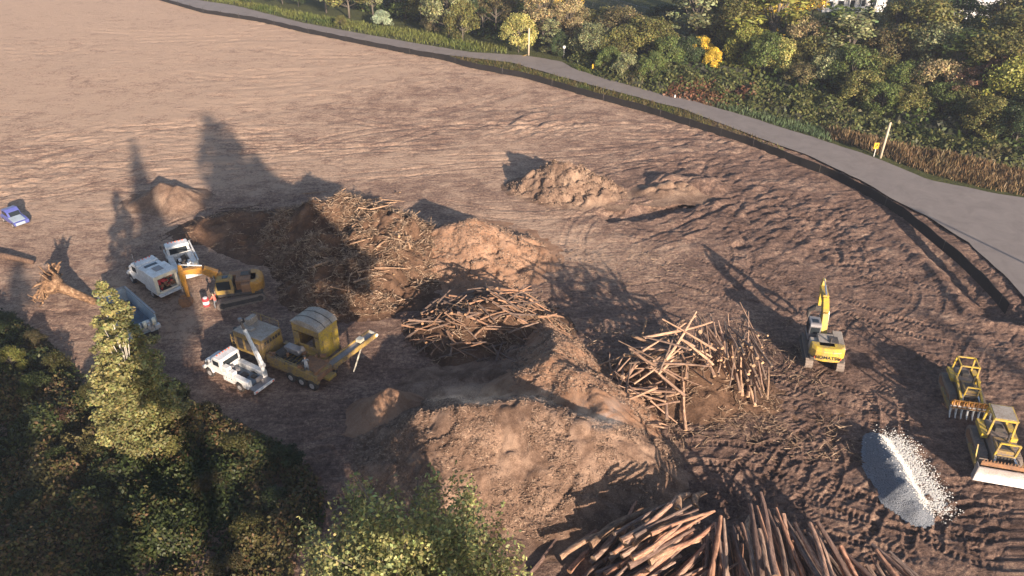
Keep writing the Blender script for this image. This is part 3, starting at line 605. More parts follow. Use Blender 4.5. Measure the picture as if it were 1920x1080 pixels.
mound('dirt_pile', [(262, 372, .9), (300, 345, 2.1), (328, 350, 2.0), (335, 375, .9)], .7, .25, 137, M['soil'], 'light brown dirt pile beyond the white trucks', 'pile', .2)
d3, d3f = mound('dirt_pile', [(975, 335, 1.2), (1000, 318, 2.4), (1045, 306, 3.4), (1085, 308, 3.5), (1125, 328, 2.4), (1090, 350, 1.2), (1035, 355, 1.0)], .8, .95, 139, M['soil'], 'rubbly light brown dirt pile in the open upper middle of the site', 'pile', .2)
mound('dirt_pile', [(1215, 352, .6), (1260, 340, 1.0), (1290, 347, .7)], .5, .7, 141, M['soil'], 'low brown dirt pile right of the rubbly light pile', 'pile', .2)
def valley(X, Y, Z): return Z
# gravel
gr, grf = mound('gravel_pile', [(1648, 815, .7), (1672, 860, 1.3), (1698, 908, 1.25), (1722, 950, .7)], 1.05, .05, 151, M['gravel'], 'long pile of pale blue grey crushed gravel', 'gravel', .12)
def stones():
    rg = np.random.default_rng(3); c0, c1 = P(1662, 822), P(1745, 955); n = 8000; t = rg.random(n)
    x = c0.x+(c1.x-c0.x)*t+rg.normal(.4, .65, n); y = c0.y+(c1.y-c0.y)*t+rg.normal(0, .5, n)
    z = np.maximum(grf(x, y), 0)+.02; s = .022+.045*rg.random(n)**2
    oc = np.array([(1, 0, 0), (-1, 0, 0), (0, 1, 0), (0, -1, 0), (0, 0, 1), (0, 0, -1)], float)
    tri = np.array([(0, 2, 4), (2, 1, 4), (1, 3, 4), (3, 0, 4), (2, 0, 5), (1, 2, 5), (3, 1, 5), (0, 3, 5)])
    V = (np.stack([x, y, z], 1)[:, None, :]+oc[None]*s[:, None, None]*rg.uniform(.6, 1.3, (n, 6, 1))).reshape(-1, 3)
    Fc = (tri[None]+6*np.arange(n)[:, None, None]).reshape(-1, 3)
    m, t_, b = newmat('sunlit-pale gravel stones'); b.inputs['Base Color'].default_value = (.62, .60, .57, 1); b.inputs['Roughness'].default_value = .7  # paler than the pile's gravel, painting in its sunlit side
    tag(obj('gravel_stones', npmesh('gravel_stones', V, Fc, [m])), 'loose stones spilling down the sunny side of the gravel pile, coloured pale as sunlit', 'gravel', kind='stuff')
stones()

# ------------------------------------------------------------------ logs
def log_proto(seed, fork=False):
    rg = random.Random(seed); mb = MB(); n = 9; bend = rg.uniform(.3, 1.7); ph = rg.uniform(0, 6.28); pts = []; rad = []
    for i in range(n):
        t = i/(n-1); pts.append((t-.5, math.sin(t*3.1+ph)*.0, 0)); rad.append((1.12-.55*t)*rg.uniform(.88, 1.12))
    vs = []; k = 8
    for i, (x, y, z) in enumerate(pts):
        oy = bend*math.sin(i/(n-1)*3.1+ph); oz = .5*bend*math.cos(i/(n-1)*4+ph)
        for j in range(k):
            a = 6.2832*j/k; q = rad[i]*rg.uniform(.9, 1.1); vs.append((x, oy+q*math.cos(a), oz+q*math.sin(a)))
    fs = [(i*k+j, i*k+(j+1) % k, (i+1)*k+(j+1) % k, (i+1)*k+j) for i in range(n-1) for j in range(k)]
    mb.add(vs, fs); mb.m = 1; mb.add([vs[j] for j in range(k)], [tuple(range(k-1, -1, -1))]); mb.add([vs[(n-1)*k+j] for j in range(k)], [tuple(range(k))])
    me = bpy.data.meshes.new('log'); me.from_pydata(mb.v, [], mb.f); me.materials.append(M['bark']); me.materials.append(M['cut'])
    me.polygons.foreach_set('material_index', mb.mi); me.polygons.foreach_set('use_smooth', [i < len(fs) for i in range(len(mb.f))]); me.update()
    return me
LOGM = [log_proto(s) for s in range(8)]
TONE = [(.75, .70, .72), (1.05, .95, .92), (1.35, 1.1, .98), (1.6, 1.15, .92), (.6, .5, .5), (1.3, 1.2, 1.15), (1.5, 1.05, .85)]
def hull_support(T, H):
    pts = list(zip(T, H)); up = []
    for p in pts:
        while len(up) >= 2 and (up[-1][0]-up[-2][0])*(p[1]-up[-2][1])-(up[-1][1]-up[-2][1])*(p[0]-up[-2][0]) >= 0: up.pop()
        up.append(p)
    for a, b in zip(up[:-1], up[1:]):
        if a[0] <= 0 <= b[0]: m = (b[1]-a[1])/(b[0]-a[0]+1e-9); return a[1]-m*a[0], m
    return up[0][1], 0
def pile(cx, cy, ext, n, place, rlo, rhi, Llo, Lhi, name, label, cat, group, seed, core=None, maxpitch=.6, tones=None, lift=0.0):
    rg = random.Random(seed); cell = .14; g = int(ext*2/cell); gx = cx-ext+cell*np.arange(g); gy = cy-ext+cell*np.arange(g)
    GX, GY = np.meshgrid(gx, gy, indexing='ij'); H = np.zeros((g, g))
    if core is not None: H = np.maximum(H, core(GX, GY))
    out = []
    for k in range(n):
        x, y, a = place(rg, k/n); L = rg.uniform(Llo, Lhi); r_ = rg.uniform(rlo, rhi)
        T = np.arange(-L/2, L/2+.01, .2); sx = x+T*math.cos(a); sy = y+T*math.sin(a); Hs = np.zeros(len(T))
        for o_ in (-.8*r_, 0, .8*r_):
            ix = np.clip(((sx-math.sin(a)*o_-gx[0])/cell).astype(int), 0, g-1); iy = np.clip(((sy+math.cos(a)*o_-gy[0])/cell).astype(int), 0, g-1)
            Hs = np.maximum(Hs, H[ix, iy])
        z0, m = hull_support(T, Hs)
        if abs(m) > maxpitch: continue
        z = z0+r_*.85+m*T
        for o_ in (-.6*r_, 0, .6*r_):
            ix = np.clip(((sx-math.sin(a)*o_-gx[0])/cell).astype(int), 0, g-1); iy = np.clip(((sy+math.cos(a)*o_-gy[0])/cell).astype(int), 0, g-1)
            H[ix, iy] = np.maximum(H[ix, iy], z+r_*.7)
        o = obj(name, rg.choice(LOGM)); d = Vector((math.cos(a), math.sin(a), m)).normalized()
        q = Vector((1, 0, 0)).rotation_difference(d); o.rotation_mode = 'QUATERNION'; o.rotation_quaternion = q @ Euler((rg.uniform(0, 6.28), 0, 0)).to_quaternion()
        o.location = (x, y, z0+r_*.85); o.scale = (L*math.hypot(1, m), r_, r_)
        tn = rg.choice(tones or TONE); v = rg.uniform(.8, 1.2); o.color = (tn[0]*v, tn[1]*v, tn[2]*v, 1)
        tag(o, label, cat, group); out.append(o)
    return out
def heapcore(pts, slope, seed):
    f, _ = mound_h(pts, slope, .1, seed); return f
def ang(p0, p1): a, b = P(*p0), P(*p1); return math.atan2(b.y-a.y, b.x-a.x)
# foreground left: logs slanting toward the upper right
c1 = P(1190, 1010, 1.0); a1 = ang((1080, 1060), (1300, 935))
coreA = heapcore([(1210, 1035, .3), (1260, 1025, .5), (1330, 1075, .8), (1240, 1085, .6)], .6, 201)
def plA(rg, t):
    u = rg.gauss(-1.0, 1.6); v = rg.gauss(-1.4, 2.3); return c1.x+1.0+math.cos(a1)*u-math.sin(a1)*v, c1.y+math.sin(a1)*u+math.cos(a1)*v-.5, a1+rg.gauss(-.03, .12)+(0.35 if v > 1 else 0)
pile(c1.x, c1.y, 16, 110, plA, .11, .21, 3.0, 5.5, 'log', 'rough log laid slanting in the left half of the foreground log pile', 'log', 'slanting logs in the foreground log pile', 301, coreA, .26)
c2 = P(1470, 1060, 1.2)
coreB = heapcore([(1400, 1040, .5), (1450, 1070, .9), (1520, 1095, .8), (1420, 1110, .9), (1330, 1070, .5), (1590, 1115, .4)], .6, 203)
def plB(rg, t):
    u = rg.uniform(-5.2, 7.4); x = c2.x+u; a = math.pi/2+.06+u*.05+rg.gauss(0, .06); return x, c2.y-1.9-.34*max(u, 0)+rg.gauss(0, .5)+.9*t, a
pile(c2.x, c2.y-3, 15, 130, plB, .13, .22, 4.5, 6.5, 'log', 'long log lying away from the viewer in the right half of the foreground log pile', 'log', 'parallel logs in the foreground log pile', 302, coreB, .36)
# jackstraw heap by the excavator
c3 = P(1275, 705, 1.5)
coreC = heapcore([(1180, 680, 1.0), (1240, 680, 2.2), (1300, 675, 2.6), (1370, 680, 2.4), (1400, 720, 1.2), (1250, 735, 1.2), (1330, 735, 1.4)], .7, 205)
def plC(rg, t):
    u = rg.uniform(-5.2, 6.2)
    if u > .3: a = math.pi/2+rg.gauss(-.05, .22); return c3.x+u, c3.y+rg.gauss(-.2, .9), a
    a = rg.choice([rg.gauss(-.35, .3), rg.gauss(math.pi-.4, .35), rg.gauss(1.2, .5), rg.gauss(.5, .4)]); return c3.x+u, c3.y+rg.gauss(-.5, 1.6), a
PALE = [(1.6, 1.4, 1.25), (1.8, 1.5, 1.25), (1.0, .9, .86), (2.0, 1.7, 1.4), (.75, .7, .68), (1.3, 1.1, 1.0)]
jack = pile(c3.x, c3.y, 13, 285, plC, .055, .13, 2.4, 5.2, 'thin_pole', 'thin pale log in the jackstraw log heap beside the yellow excavator', 'log', 'thin logs in the jackstraw heap', 303, coreC, .6, PALE)
# broken pieces heap, centre
c4 = P(900, 590, 1.5)
coreD = heapcore([(810, 600, 1.2), (870, 575, 2.8), (930, 560, 3.2), (985, 580, 2.6), (1010, 610, 1.4), (900, 620, 1.4), (960, 630, 1.2)], .6, 207)
def plD(rg, t):
    a = rg.uniform(0, 3.14); r_ = 5.2*math.sqrt(rg.random()); b = rg.uniform(0, 6.28); return c4.x+.8+math.cos(b)*r_*1.25, c4.y-.9+math.sin(b)*r_*.85, rg.choice([a, rg.gauss(.3, .35), rg.gauss(-.5, .3)])
pile(c4.x, c4.y, 12, 250, plD, .045, .115, 1.0, 3.2, 'broken_log', 'broken length of wood in the splintered wood heap behind the big chip mound', 'log', 'broken wood in the central heap', 304, coreD, .55, [(.9, .8, .75), (1.2, .95, .75), (1.4, 1.05, .8), (.6, .55, .55)])
# litter cores, coloured dark like shaded gaps, so that the heaps are not hollow
for nm, cf, box, lab in (('wood_litter', coreA, (1080, 1320, 960, 1120), 'bark litter, dark as shaded gaps, filling the slanting half of the foreground log pile'), ('wood_litter', coreB, (1310, 1620, 990, 1120), 'bark litter, dark as shaded gaps, filling the parallel half of the foreground log pile'), ('wood_litter', coreC, (1100, 1460, 600, 800), 'soil and bark litter inside the jackstraw log heap'), ('wood_litter', coreD, (740, 1080, 520, 680), 'bark litter inside the splintered wood heap')):
    a, b = P(box[0], box[2]), P(box[1], box[2]); c, d = P(box[0], box[3]), P(box[1], box[3])
    X, Y = np.meshgrid(np.arange(min(a.x, c.x)-2, max(b.x, d.x)+2, .2), np.arange(min(c.y, d.y)-2, a.y+2, .2)); Z = cf(X, Y)-.1+.35*fbm(X/.5, Y/.5, 9, 3)
    idg = np.arange(Z.size).reshape(Z.shape); Fg = np.stack([idg[:-1, :-1], idg[:-1, 1:], idg[1:, 1:], idg[1:, :-1]], -1).reshape(-1, 4); Fg = Fg[(Z.ravel()[Fg] > -.18).any(1)]
    us, inv = np.unique(Fg, return_inverse=True)
    tag(obj(nm, npmesh(nm, np.stack([X, Y, Z], -1).reshape(-1, 3)[us], inv.reshape(-1, 4), [M['darksoil_shade']], smooth=True)), lab, kind='stuff')
# twigs
def sticks(name, n, sampler, rlo, rhi, Llo, Lhi, label, seed, tilt=.4, mat=None):
    rg = np.random.default_rng(seed); V = []; Fc = []; k = 4
    pos = sampler(rg, n); n = len(pos); a = rg.uniform(0, 6.28, n); el = rg.normal(.1, tilt, n); L = rg.uniform(Llo, Lhi, n)*rg.uniform(.5, 1, n); r_ = rg.uniform(rlo, rhi, n)
    d = np.stack([np.cos(a)*np.cos(el), np.sin(a)*np.cos(el), np.sin(el)], 1); s1 = np.cross(d, [0, 0, 1.0]); s1 /= np.linalg.norm(s1, axis=1, keepdims=True); s2 = np.cross(d, s1)
    bend = rg.normal(0, .12, (n, 1))*L[:, None]*s1+rg.normal(.04, .08, (n, 1))*L[:, None]*s2
    rings = []
    for t, rs in ((-.5, 1), (0, .85), (.5, .4)):
        c = pos+d*(L*t)[:, None]+bend*(1-4*t*t)
        for j in range(k):
            th = j*math.pi/2; rings.append(c+(s1*math.cos(th)+s2*math.sin(th))*(r_*rs)[:, None])
    V = np.stack(rings, 1).reshape(-1, 3); q = []
    for i in range(2):
        for j in range(k): q.append((i*k+j, i*k+(j+1) % k, (i+1)*k+(j+1) % k, (i+1)*k+j))
    Fc = (np.array(q)[None]+12*np.arange(n)[:, None, None]).reshape(-1, 4)
    o = obj(name, npmesh(name, V, Fc, [mat or M['stick']], smooth=True)); tag(o, label, kind='stuff'); return o
M['shred'] = bark('shredded bark', [(.36, (.07, .042, .03)), (.5, (.24, .155, .108)), (.62, (.48, .34, .245))], (3, 3, 3))
M['stick'] = bark('dry roots and twigs', [(.36, (.06, .038, .025)), (.5, (.24, .155, .10)), (.62, (.5, .37, .26))], (2.2, 2.2, 2.2))
def on(f, box, minz=.3, up=.1):
    def s(rg, n):
        a, b, c, d = P(box[0], box[2]), P(box[1], box[2]), P(box[0], box[3]), P(box[1], box[3])
        x = rg.uniform(min(a.x, c.x), max(b.x, d.x), n*3); y = rg.uniform(c.y-2, a.y, n*3); z = f(x, y); k = (z > minz) & (fbm(x/1.6, y/1.6, 5, 3)+rg.normal(0, .06, n*3) > -.03)
        p = np.stack([x, y, z+up*rg.random(n*3)], 1)[k]; return p[:n]
    return s
sticks('brush', 9500, on(brushf, (500, 810, 330, 640), .15, .25), .015, .055, .5, 2.2, 'tangled roots and twigs covering the big brush heap', 41, .35)
sticks('brush', 500, on(s2f, (350, 580, 370, 520), .2), .012, .035, .6, 2.2, 'scattered twigs on the dark soil heap in the shade', 43, .25)
sticks('brush', 900, on(coreD, (740, 1080, 520, 680), .1, .3), .015, .05, .5, 1.8, 'splinters and twigs over the central wood heap', 47, .4)
sticks('brush', 1100, on(coreC, (1100, 1480, 600, 830), -.2, .3), .015, .045, .6, 2.2, 'twigs and slender branches round the jackstraw log heap', 53, .4)
sticks('brush', 500, on(d3f, (930, 1180, 280, 380), .2), .015, .05, .4, 1.2, 'sticks and rubble in the light dirt pile', 59, .4)
def flatring(box):
    def s(rg, n):
        a, d = P(box[0], box[2]), P(box[1], box[3]); x = rg.uniform(a.x, d.x, n); y = rg.uniform(min(a.y, d.y), max(a.y, d.y), n); return np.stack([x, y, np.full(n, .08)], 1)
    return s
sticks('ground_litter', 260, flatring((1180, 1480, 760, 830)), .015, .04, .5, 2.5, 'loose branches on the ground below the jackstraw log heap', 61, .06)
sticks('ground_litter', 300, flatring((1000, 1330, 470, 560)), .01, .03, .3, 1.0, 'scraps of wood on the shaded ground behind the jackstraw heap', 67, .06)
sticks('ground_litter', 700, flatring((400, 1900, 380, 1000)), .008, .03, .2, .8, 'small bits of wood strewn over the dirt', 71, .06)
sticks('wood_chips', 26000, on(bigf, (640, 1260, 700, 1030), .1, .04), .012, .035, .10, .42, 'coarse shredded bark scattered over the big chip mound', 73, .3, M['shred'])
sticks('wood_chips', 9000, on(lobef, (960, 1180, 560, 780), .1, .04), .012, .035, .10, .40, 'coarse chips scattered over the sunlit chip ridge', 74, .3, M['shred'])
sticks('wood_chips', 9000, on(redf, (740, 1060, 380, 540), .1, .04), .015, .045, .15, .5, 'coarse chips scattered over the reddish chip pile', 75, .3, M['shred'])
sticks('soil_clods', 3500, on(d3f, (930, 1190, 280, 390), .1, .05), .03, .10, .08, .3, 'clods and rubble on the light dirt pile', 76, .3, M['shred'])
# bigger pale branches lying on the brush heap
def lay(f, px, py, L, r_, a, m, name, label, cat, group, tone):
    q = P(px, py, 2.5); z = float(f(np.array([q.x]), np.array([q.y]))[0]); q = P(px, py, max(z, 0)); z = float(f(np.array([q.x]), np.array([q.y]))[0])
    o = obj(name, rr.choice(LOGM)); d = Vector((math.cos(a), math.sin(a), m)).normalized(); o.rotation_mode = 'QUATERNION'; o.rotation_quaternion = Vector((1, 0, 0)).rotation_difference(d)
    o.location = (q.x, q.y, max(z, 0)+.15); o.scale = (L, r_, r_); o.color = (*tone, 1); tag(o, label, cat, group); return o
for k in range(40):
    px, py = rr.uniform(545, 770), rr.uniform(360, 580)
    if px < 590 and py > 480: continue
    lay(brushf, px, py, rr.uniform(1.2, 3.6), rr.uniform(.05, .12), rr.choice([rr.gauss(.35, .3), rr.uniform(0, 3.1)]), rr.gauss(.05, .2), 'branch', 'bleached branch caught in the big root and brush heap', 'branch', 'branches in the brush heap', (1.6, 1.35, 1.05))
for (px, py, L, a, lab) in ((400, 445, 5, .35, 'long thin branch lying on the shaded soil heap behind the white trucks'), (455, 462, 3.5, .55, 'short thin branch on the shaded ground above the orange excavator'), (350, 470, 3, -.2, 'thin branch half buried beside the white open bed truck')):
    lay(lambda x, y: np.zeros_like(x), px, py, L, .06, a, 0, 'branch', lab, 'branch', None, (1.4, 1.3, 1.1))
for (p0, p1, z0, z1, r_, lab) in (((1105, 690), (1168, 668), .5, 1.2, .10, 'pale straight pole leaning out of the left end of the jackstraw heap'), ((1436, 752), (1441, 690), .2, .9, .12, 'lone upright-looking pole at the right end of the jackstraw heap'), ((1320, 750), (1335, 655), .3, 3.0, .2, 'thick dark log leaning up the front of the jackstraw heap'), ((1240, 616), (1275, 672), 4.6, 3.2, .12, 'pale pole sticking up at the top of the jackstraw heap'), ((1350, 612), (1325, 665), 4.4, 3.2, .12, 'pale pole pointing up right on top of the jackstraw heap'), ((1213, 601), (1200, 640), 4.2, 2.6, .10, 'short stake sticking up behind the jackstraw heap'), ((1296, 672), (1338, 655), 3.6, 3.5, .11, 'freshly peeled whitish pole across the top of the jackstraw heap'), ((1170, 664), (1235, 669), 2.4, 2.6, .14, 'yellowish peeled log lying level on the left of the jackstraw heap'), ((1185, 628), (1262, 660), 3.4, 3.1, .12, 'pale brown pole slanting down across the jackstraw heap')):
    a, b = P(*p0, z0), P(*p1, z1); d = b-a; o = obj('pole_log', LOGM[3]); o.rotation_mode = 'QUATERNION'; o.rotation_quaternion = Vector((1, 0, 0)).rotation_difference(d.normalized())
    o.location = (a+b)/2; o.scale = (d.length, r_, r_); o.color = (1.6, 1.35, 1.05, 1) if 'dark' not in lab else (.8, .7, .7, 1); tag(o, lab, 'log')
for (p0, p1, z0, z1, r_, tn, lab) in (((1268, 960), (1300, 925), 2.3, 2.6, .34, 1.5, 'thick short log jutting from the top of the foreground pile, left of the two highest'), ((1303, 950), (1325, 922), 2.2, 2.7, .26, 1.2, 'thick log jutting from the top of the foreground pile, right of the two highest'), ((1215, 1055), (1318, 1012), 2.8, 2.8, .22, 1.7, 'sunlit orange brown log across the middle of the foreground log pile'), ((1185, 1020), (1300, 975), 2.6, 2.7, .2, 1.6, 'forked pale log above the sunlit orange log in the foreground pile'), ((1050, 1045), (1170, 985), 1.0, 1.9, .2, 1.5, 'long sunlit log at the left edge of the foreground log pile'), ((1105, 1022), (1240, 950), 1.6, 2.2, .28, .9, 'long grey log at the back of the foreground log pile'), ((1407, 1045), (1417, 960), 2.4, 2.1, .26, 1.5, 'thickest pale trunk standing out at the back of the parallel logs')):
    a, b = P(*p0, z0), P(*p1, z1); d = b-a; o = obj('log', LOGM[2]); o.rotation_mode = 'QUATERNION'; o.rotation_quaternion = Vector((1, 0, 0)).rotation_difference(d.normalized())
    o.location = (a+b)/2; o.scale = (d.length, r_, r_); o.color = (tn, tn*.84, tn*.68, 1); tag(o, lab, 'log')

wp = [P(x, y, 0) for x, y in [(1260, 132), (1330, 60), (1500, 45), (1700, 55), (1990, 60), (1990, 300), (1750, 250), (1600, 205), (1400, 152)]]
thicket('undergrowth', wp, 2.4, 7, .42, [(.03, .035, .015), G['dgreen'], G['green'], G['olive']], 'dark undergrowth between the trees of the wood', 97, .6)
wp = [P(x, y, 0) for x, y in [(560, -18), (1000, -14), (1010, 60), (1240, 60), (1255, 125), (1100, 100), (960, 84), (820, 50), (640, 14)]]
thicket('undergrowth', wp, 1.6, 6, .4, [(.03, .035, .015), G['dgreen'], G['green'], G['brown']], 'dark undergrowth between the bushes left of the wood', 98, .6)
# ------------------------------------------------------------------ vehicles
def place(root, rear, front):
    a, b = P(*rear), P(*front); root.location = ((a.x+b.x)/2, (a.y+b.y)/2, 0); root.rotation_euler = (0, 0, math.atan2(b.y-a.y, b.x-a.x)); return root
def wheel(parent, x, y, r, w=.28, rim=None, dual=False):
    s = 1 if y > 0 else -1; o = MB().tube([(x, y-w/2, r), (x, y-w*.42, r), (x, y+w*.42, r), (x, y+w/2, r)], [r*.88, r, r, r*.88], 18).build('wheel', M['dark'], parent, smooth=False)
    MB().cyl((x, y+s*(w/2-.06), r), (x, y+s*(w/2+.02), r), r*.52, 12).build('rim', rim or M['silver'], o); return o
def text(txt, size, mat, parent, loc, rot, name='lettering', ext=.008):
    cu = bpy.data.curves.new('t', 'FONT'); cu.body = txt; cu.size = size; cu.extrude = ext; cu.align_x = 'CENTER'; cu.align_y = 'CENTER'; cu.offset = size*.02
    tmp = bpy.data.objects.new('t', cu); me = bpy.data.meshes.new_from_object(tmp); bpy.data.objects.remove(tmp); bpy.data.curves.remove(cu)
    me.materials.clear(); me.materials.append(mat); o = obj(name, me, parent); o.location = loc; o.rotation_euler = rot; return o
def truck_front(t, x0, paint_, hood=True):
    """bonnet and cab of a medium truck; x0 = back of the cab, front toward +x"""
    b = MB()
    b.prism([(x0, .95), (x0+1.55, .95), (x0+1.55, 1.75), (x0+1.25, 2.55), (x0+1.05, 2.66), (x0+.05, 2.66), (x0, 2.55)], -1.12, 1.12)
    b.build('cab', [paint_], t, bevel=.07)
    g = MB(); g.beam((x0+1.545, 0, 1.83), (x0+1.30, 0, 2.47), 1.9, .05, up=(1, 0, 0)); g.box((x0+.0, 0, 2.1), (.03, 1.7, .62))
    for s in (-1, 1): g.box((x0+.72, s*1.125, 2.1), (.8, .03, .55))
    g.build('window', M['glass'], t)
    h = MB(); h.prism([(x0+1.5, .95), (x0+2.75, .95), (x0+2.8, 1.5), (x0+2.6, 1.72), (x0+1.5, 1.82)], -.82, .82); h.build('hood', paint_, t, bevel=.08)
    for s in (-1, 1):
        f = MB(); f.prism([(x0+1.35, .75), (x0+1.55, 1.25), (x0+2.0, 1.42), (x0+2.5, 1.3), (x0+2.72, .8), (x0+2.55, .8), (x0+2.35, 1.1), (x0+2.0, 1.2), (x0+1.7, 1.08), (x0+1.5, .72)], s*.8, s*1.15); f.build('fender', paint_, t, bevel=.03)
        MB().box((x0+2.79, s*.66, 1.35), (.06, .28, .2)).build('headlight', M['chrome'], t)
        m = MB(); m.beam((x0+1.4, s*1.1, 2.0), (x0+1.55, s*1.38, 2.05), .03); m.box((x0+1.55, s*1.42, 2.05), (.06, .18, .38)); m.build('mirror', M['dark'], t)
    MB().box((x0+2.9, 0, .78), (.16, 2.2, .28)).build('bumper', M['chrome'], t, bevel=.03)
    MB().box((x0+2.83, 0, 1.2), (.05, 1.0, .5)).build('grille', M['dark'], t)
    lb = MB()
    for y in (-.7, -.35, 0, .35, .7): lb.box((x0+.9, y, 2.70), (.09, .13, .07))
    lb.build('roof_lights', M['lightred'], t)
    for s in (-1, 1): wheel(t, x0+2.02, s*.98, .48)

def service_body(t, x0, x1, p, top=1.55, lid=False):
    MB().box(((x0+x1)/2, 0, .82), (x1-x0, 1.0, .24)).build('chassis', M['dark'], t)
    MB().box(((x0+x1)/2, 0, 1.0), (x1-x0, 1.3, .06)).build('bed_floor', M['bed'], t)
    for s in (-1, 1):
        b = MB(); zx = x0+.95
        b.prism([(x0, .75), (x0, top), (x1, top), (x1, .62), (zx+.95, .62), (zx+.72, 1.05), (zx+.3, 1.2), (zx-.12, 1.1), (zx-.35, .75)], s*.66, s*1.2)
        o = b.build('side_box', p, t, bevel=.04)
        d = MB()
        for k in range(4):
            xx = x1-.05-(x1-zx-1.0)*(k+.5)/4 if k < 4 else 0
            d.box((xx, s*1.205, 1.1), ((x1-zx-1.0)/4-.08, .02, .75))
        d.build('locker_doors', p, o); hd = MB()
        for k in range(4): hd.box((x1-.05-(x1-zx-1.0)*(k+.5)/4, s*1.225, 1.15), (.12, .03, .06))
        hd.build('handles', M['dark'], o)
        wheel(t, x0+1.25, s*.95, .48, .42)

# white crane truck -------------------------------------------------
t = empty('crane_truck'); place(t, (494, 734), (398, 688)); t.scale = (.88,)*3
tag(t, 'white service truck with a raised crane boom, beside the yellow grinder', 'truck')
truck_front(t, .35, M['white']); service_body(t, -3.0, .30, M['white'])
tb = MB(); tb.box((-.1, .9, 1.85), (.75, .55, .6)); tb.build('tool_cabinet', M['white'], t, bevel=.04)
tb = MB(); tb.box((-.85, .9, 1.72), (.6, .5, .32)); tb.build('tool_cabinet', M['white'], t, bevel=.04)
tb = MB(); tb.tube([(-.0, .25, 1.25), (-.0, .25, 1.75)], .2, 12); tb.box((-.3, .05, 1.25), (.4, .5, .4)); tb.build('compressor', M['grey'], t, bevel=.03)
tb = MB(); tb.box((-1.4, .1, 1.15), (.6, .5, .25)); tb.box((-2.3, -.2, 1.12), (.5, .4, .2)); tb.tube([(-1.9, .3, 1.15), (-1.2, .4, 1.2)], .09, 8); tb.build('loose_tools', M['dark'], t)
rb = MB(); rb.box((-3.35, 0, .82), (.75, 2.2, .10)); rb.build('rear_deck', M['grey'], t, bevel=.02)
rb = MB(); rb.box((-3.78, 0, .72), (.14, 2.45, .26)); rb.build('rear_bumper', M['white'], t, bevel=.03)
vs = MB(); vs.box((-3.05, -.1, 1.2), (.12, .6, .5)); vs.cyl((-3.35, -.25, .85), (-3.35, -.25, 1.35), .14, 10); vs.build('vise_stand', M['grey'], t)
cr = MB(); cr.tube([(-2.85, -.92, 1.5), (-2.85, -.92, 2.15)], .2, 12); cr.box((-2.85, -.92, 2.2), (.5, .42, .34)); cr.build('crane_base', M['white'], t, bevel=.04)
b0, b1, b2 = Vector((-2.85, -.92, 2.25)), Vector((-1.2, -1.05, 5.5)), Vector((-.8, -1.1, 6.4))
cb = MB(); cb.beam(b0, b0.lerp(b1, .5), .34, .42, .30, .36); cb.beam(b0.lerp(b1, .5), b1, .26, .3); bo = cb.build('crane_boom', M['white'], t, bevel=.02)
MB().beam(b1, b2, .16, .2).build('boom_extension', M['dark'], bo)
MB().cyl(b0+Vector((.35, 0, -.1)), b0.lerp(b1, .45)+Vector((.2, 0, -.2)), .07, 8).build('lift_cylinder', M['chrome'], bo)
hk = MB(); hk.cyl(b2, b2+Vector((0, 0, -.7)), .02, 6); hk.box(b2+Vector((0, 0, -.8)), (.14, .1, .22)); hk.box(b2, (.3, .3, .3)); hk.build('hook', M['grey'], bo)
for s in (-1, 1): MB().box((-3.87, s*1.0, .74), (.03, .2, .12)).build('tail_light', M['lightred'], t)

# white box truck ---------------------------------------------------
t = empty('box_truck'); place(t, (318, 556), (262, 518)); tag(t, 'white enclosed service truck with its rear opening showing red and tan gear', 'truck')
truck_front(t, .1, M['white'])
MB().box((-1.4, 0, .75), (3.4, 1.0, .25)).build('chassis', M['dark'], t)
b = MB(); b.box((-.35, 0, 1.75), (.9, 2.2, 1.6)); b.box((-.9, 0, 1.62), (.4, 2.2, 1.4)); b.build('front_locker', M['white'], t, bevel=.04)
b = MB(); b.box((-2.1, 0, 2.72), (2.2, 2.35, .08)); b.box((-2.1, 1.15, 1.75), (2.2, .08, 2.0)); b.box((-2.1, -1.15, 1.75), (2.2, .08, 2.0)); b.box((-1.05, 0, 1.75), (.08, 2.3, 2.0)); b.box((-2.1, 0, .82), (2.2, 2.3, .1)); b.build('box_body', M['white'], t, bevel=.02)
b = MB(); b.box((-3.22, 0, 2.55), (.08, 2.36, .36)); b.box((-3.22, 1.02, 1.7), (.08, .33, 1.7)); b.box((-3.22, -1.02, 1.7), (.08, .33, 1.7)); b.box((-3.22, 0, .95), (.08, 2.36, .2)); b.build('rear_frame', M['cream'], t, bevel=.02)  # cream instead of white paints warm sun onto the rear
g = MB(); rg_ = random.Random(4)
for k in range(10): g.box((-2.7+rg_.uniform(-.1, .1), rg_.uniform(-.75, .75), 1.1+rg_.random()*1.1), (.3, rg_.uniform(.15, .35), rg_.uniform(.15, .35)))
g.each('stored_gear', M['red'], t); g = MB()
for k in range(9): g.box((-2.75+rg_.uniform(-.1, .1), rg_.uniform(-.8, .8), 1.0+rg_.random()*1.2), (.3, rg_.uniform(.15, .4), rg_.uniform(.1, .3)))
g.each('stored_gear', M['rust'], t)
MB().box((-3.5, 0, .8), (.5, 2.3, .10)).build('rear_step', M['white'], t, bevel=.02)
MB().box((-1.9, .0, 2.79), (.9, .8, .06)).build('roof_hatch', M['grey'], t, bevel=.02)
MB().box((-.6, .0, 2.6), (.5, 1.2, .12)).build('roof_hatch', M['glass'], t, bevel=.02)
for s in (-1, 1): wheel(t, -2.0, s*.95, .48, .42)
MB().cyl((.3, 1.1, 2.6), (.3, 1.1, 4.0), .025, 6).build('exhaust_stack', M['grey'], t)

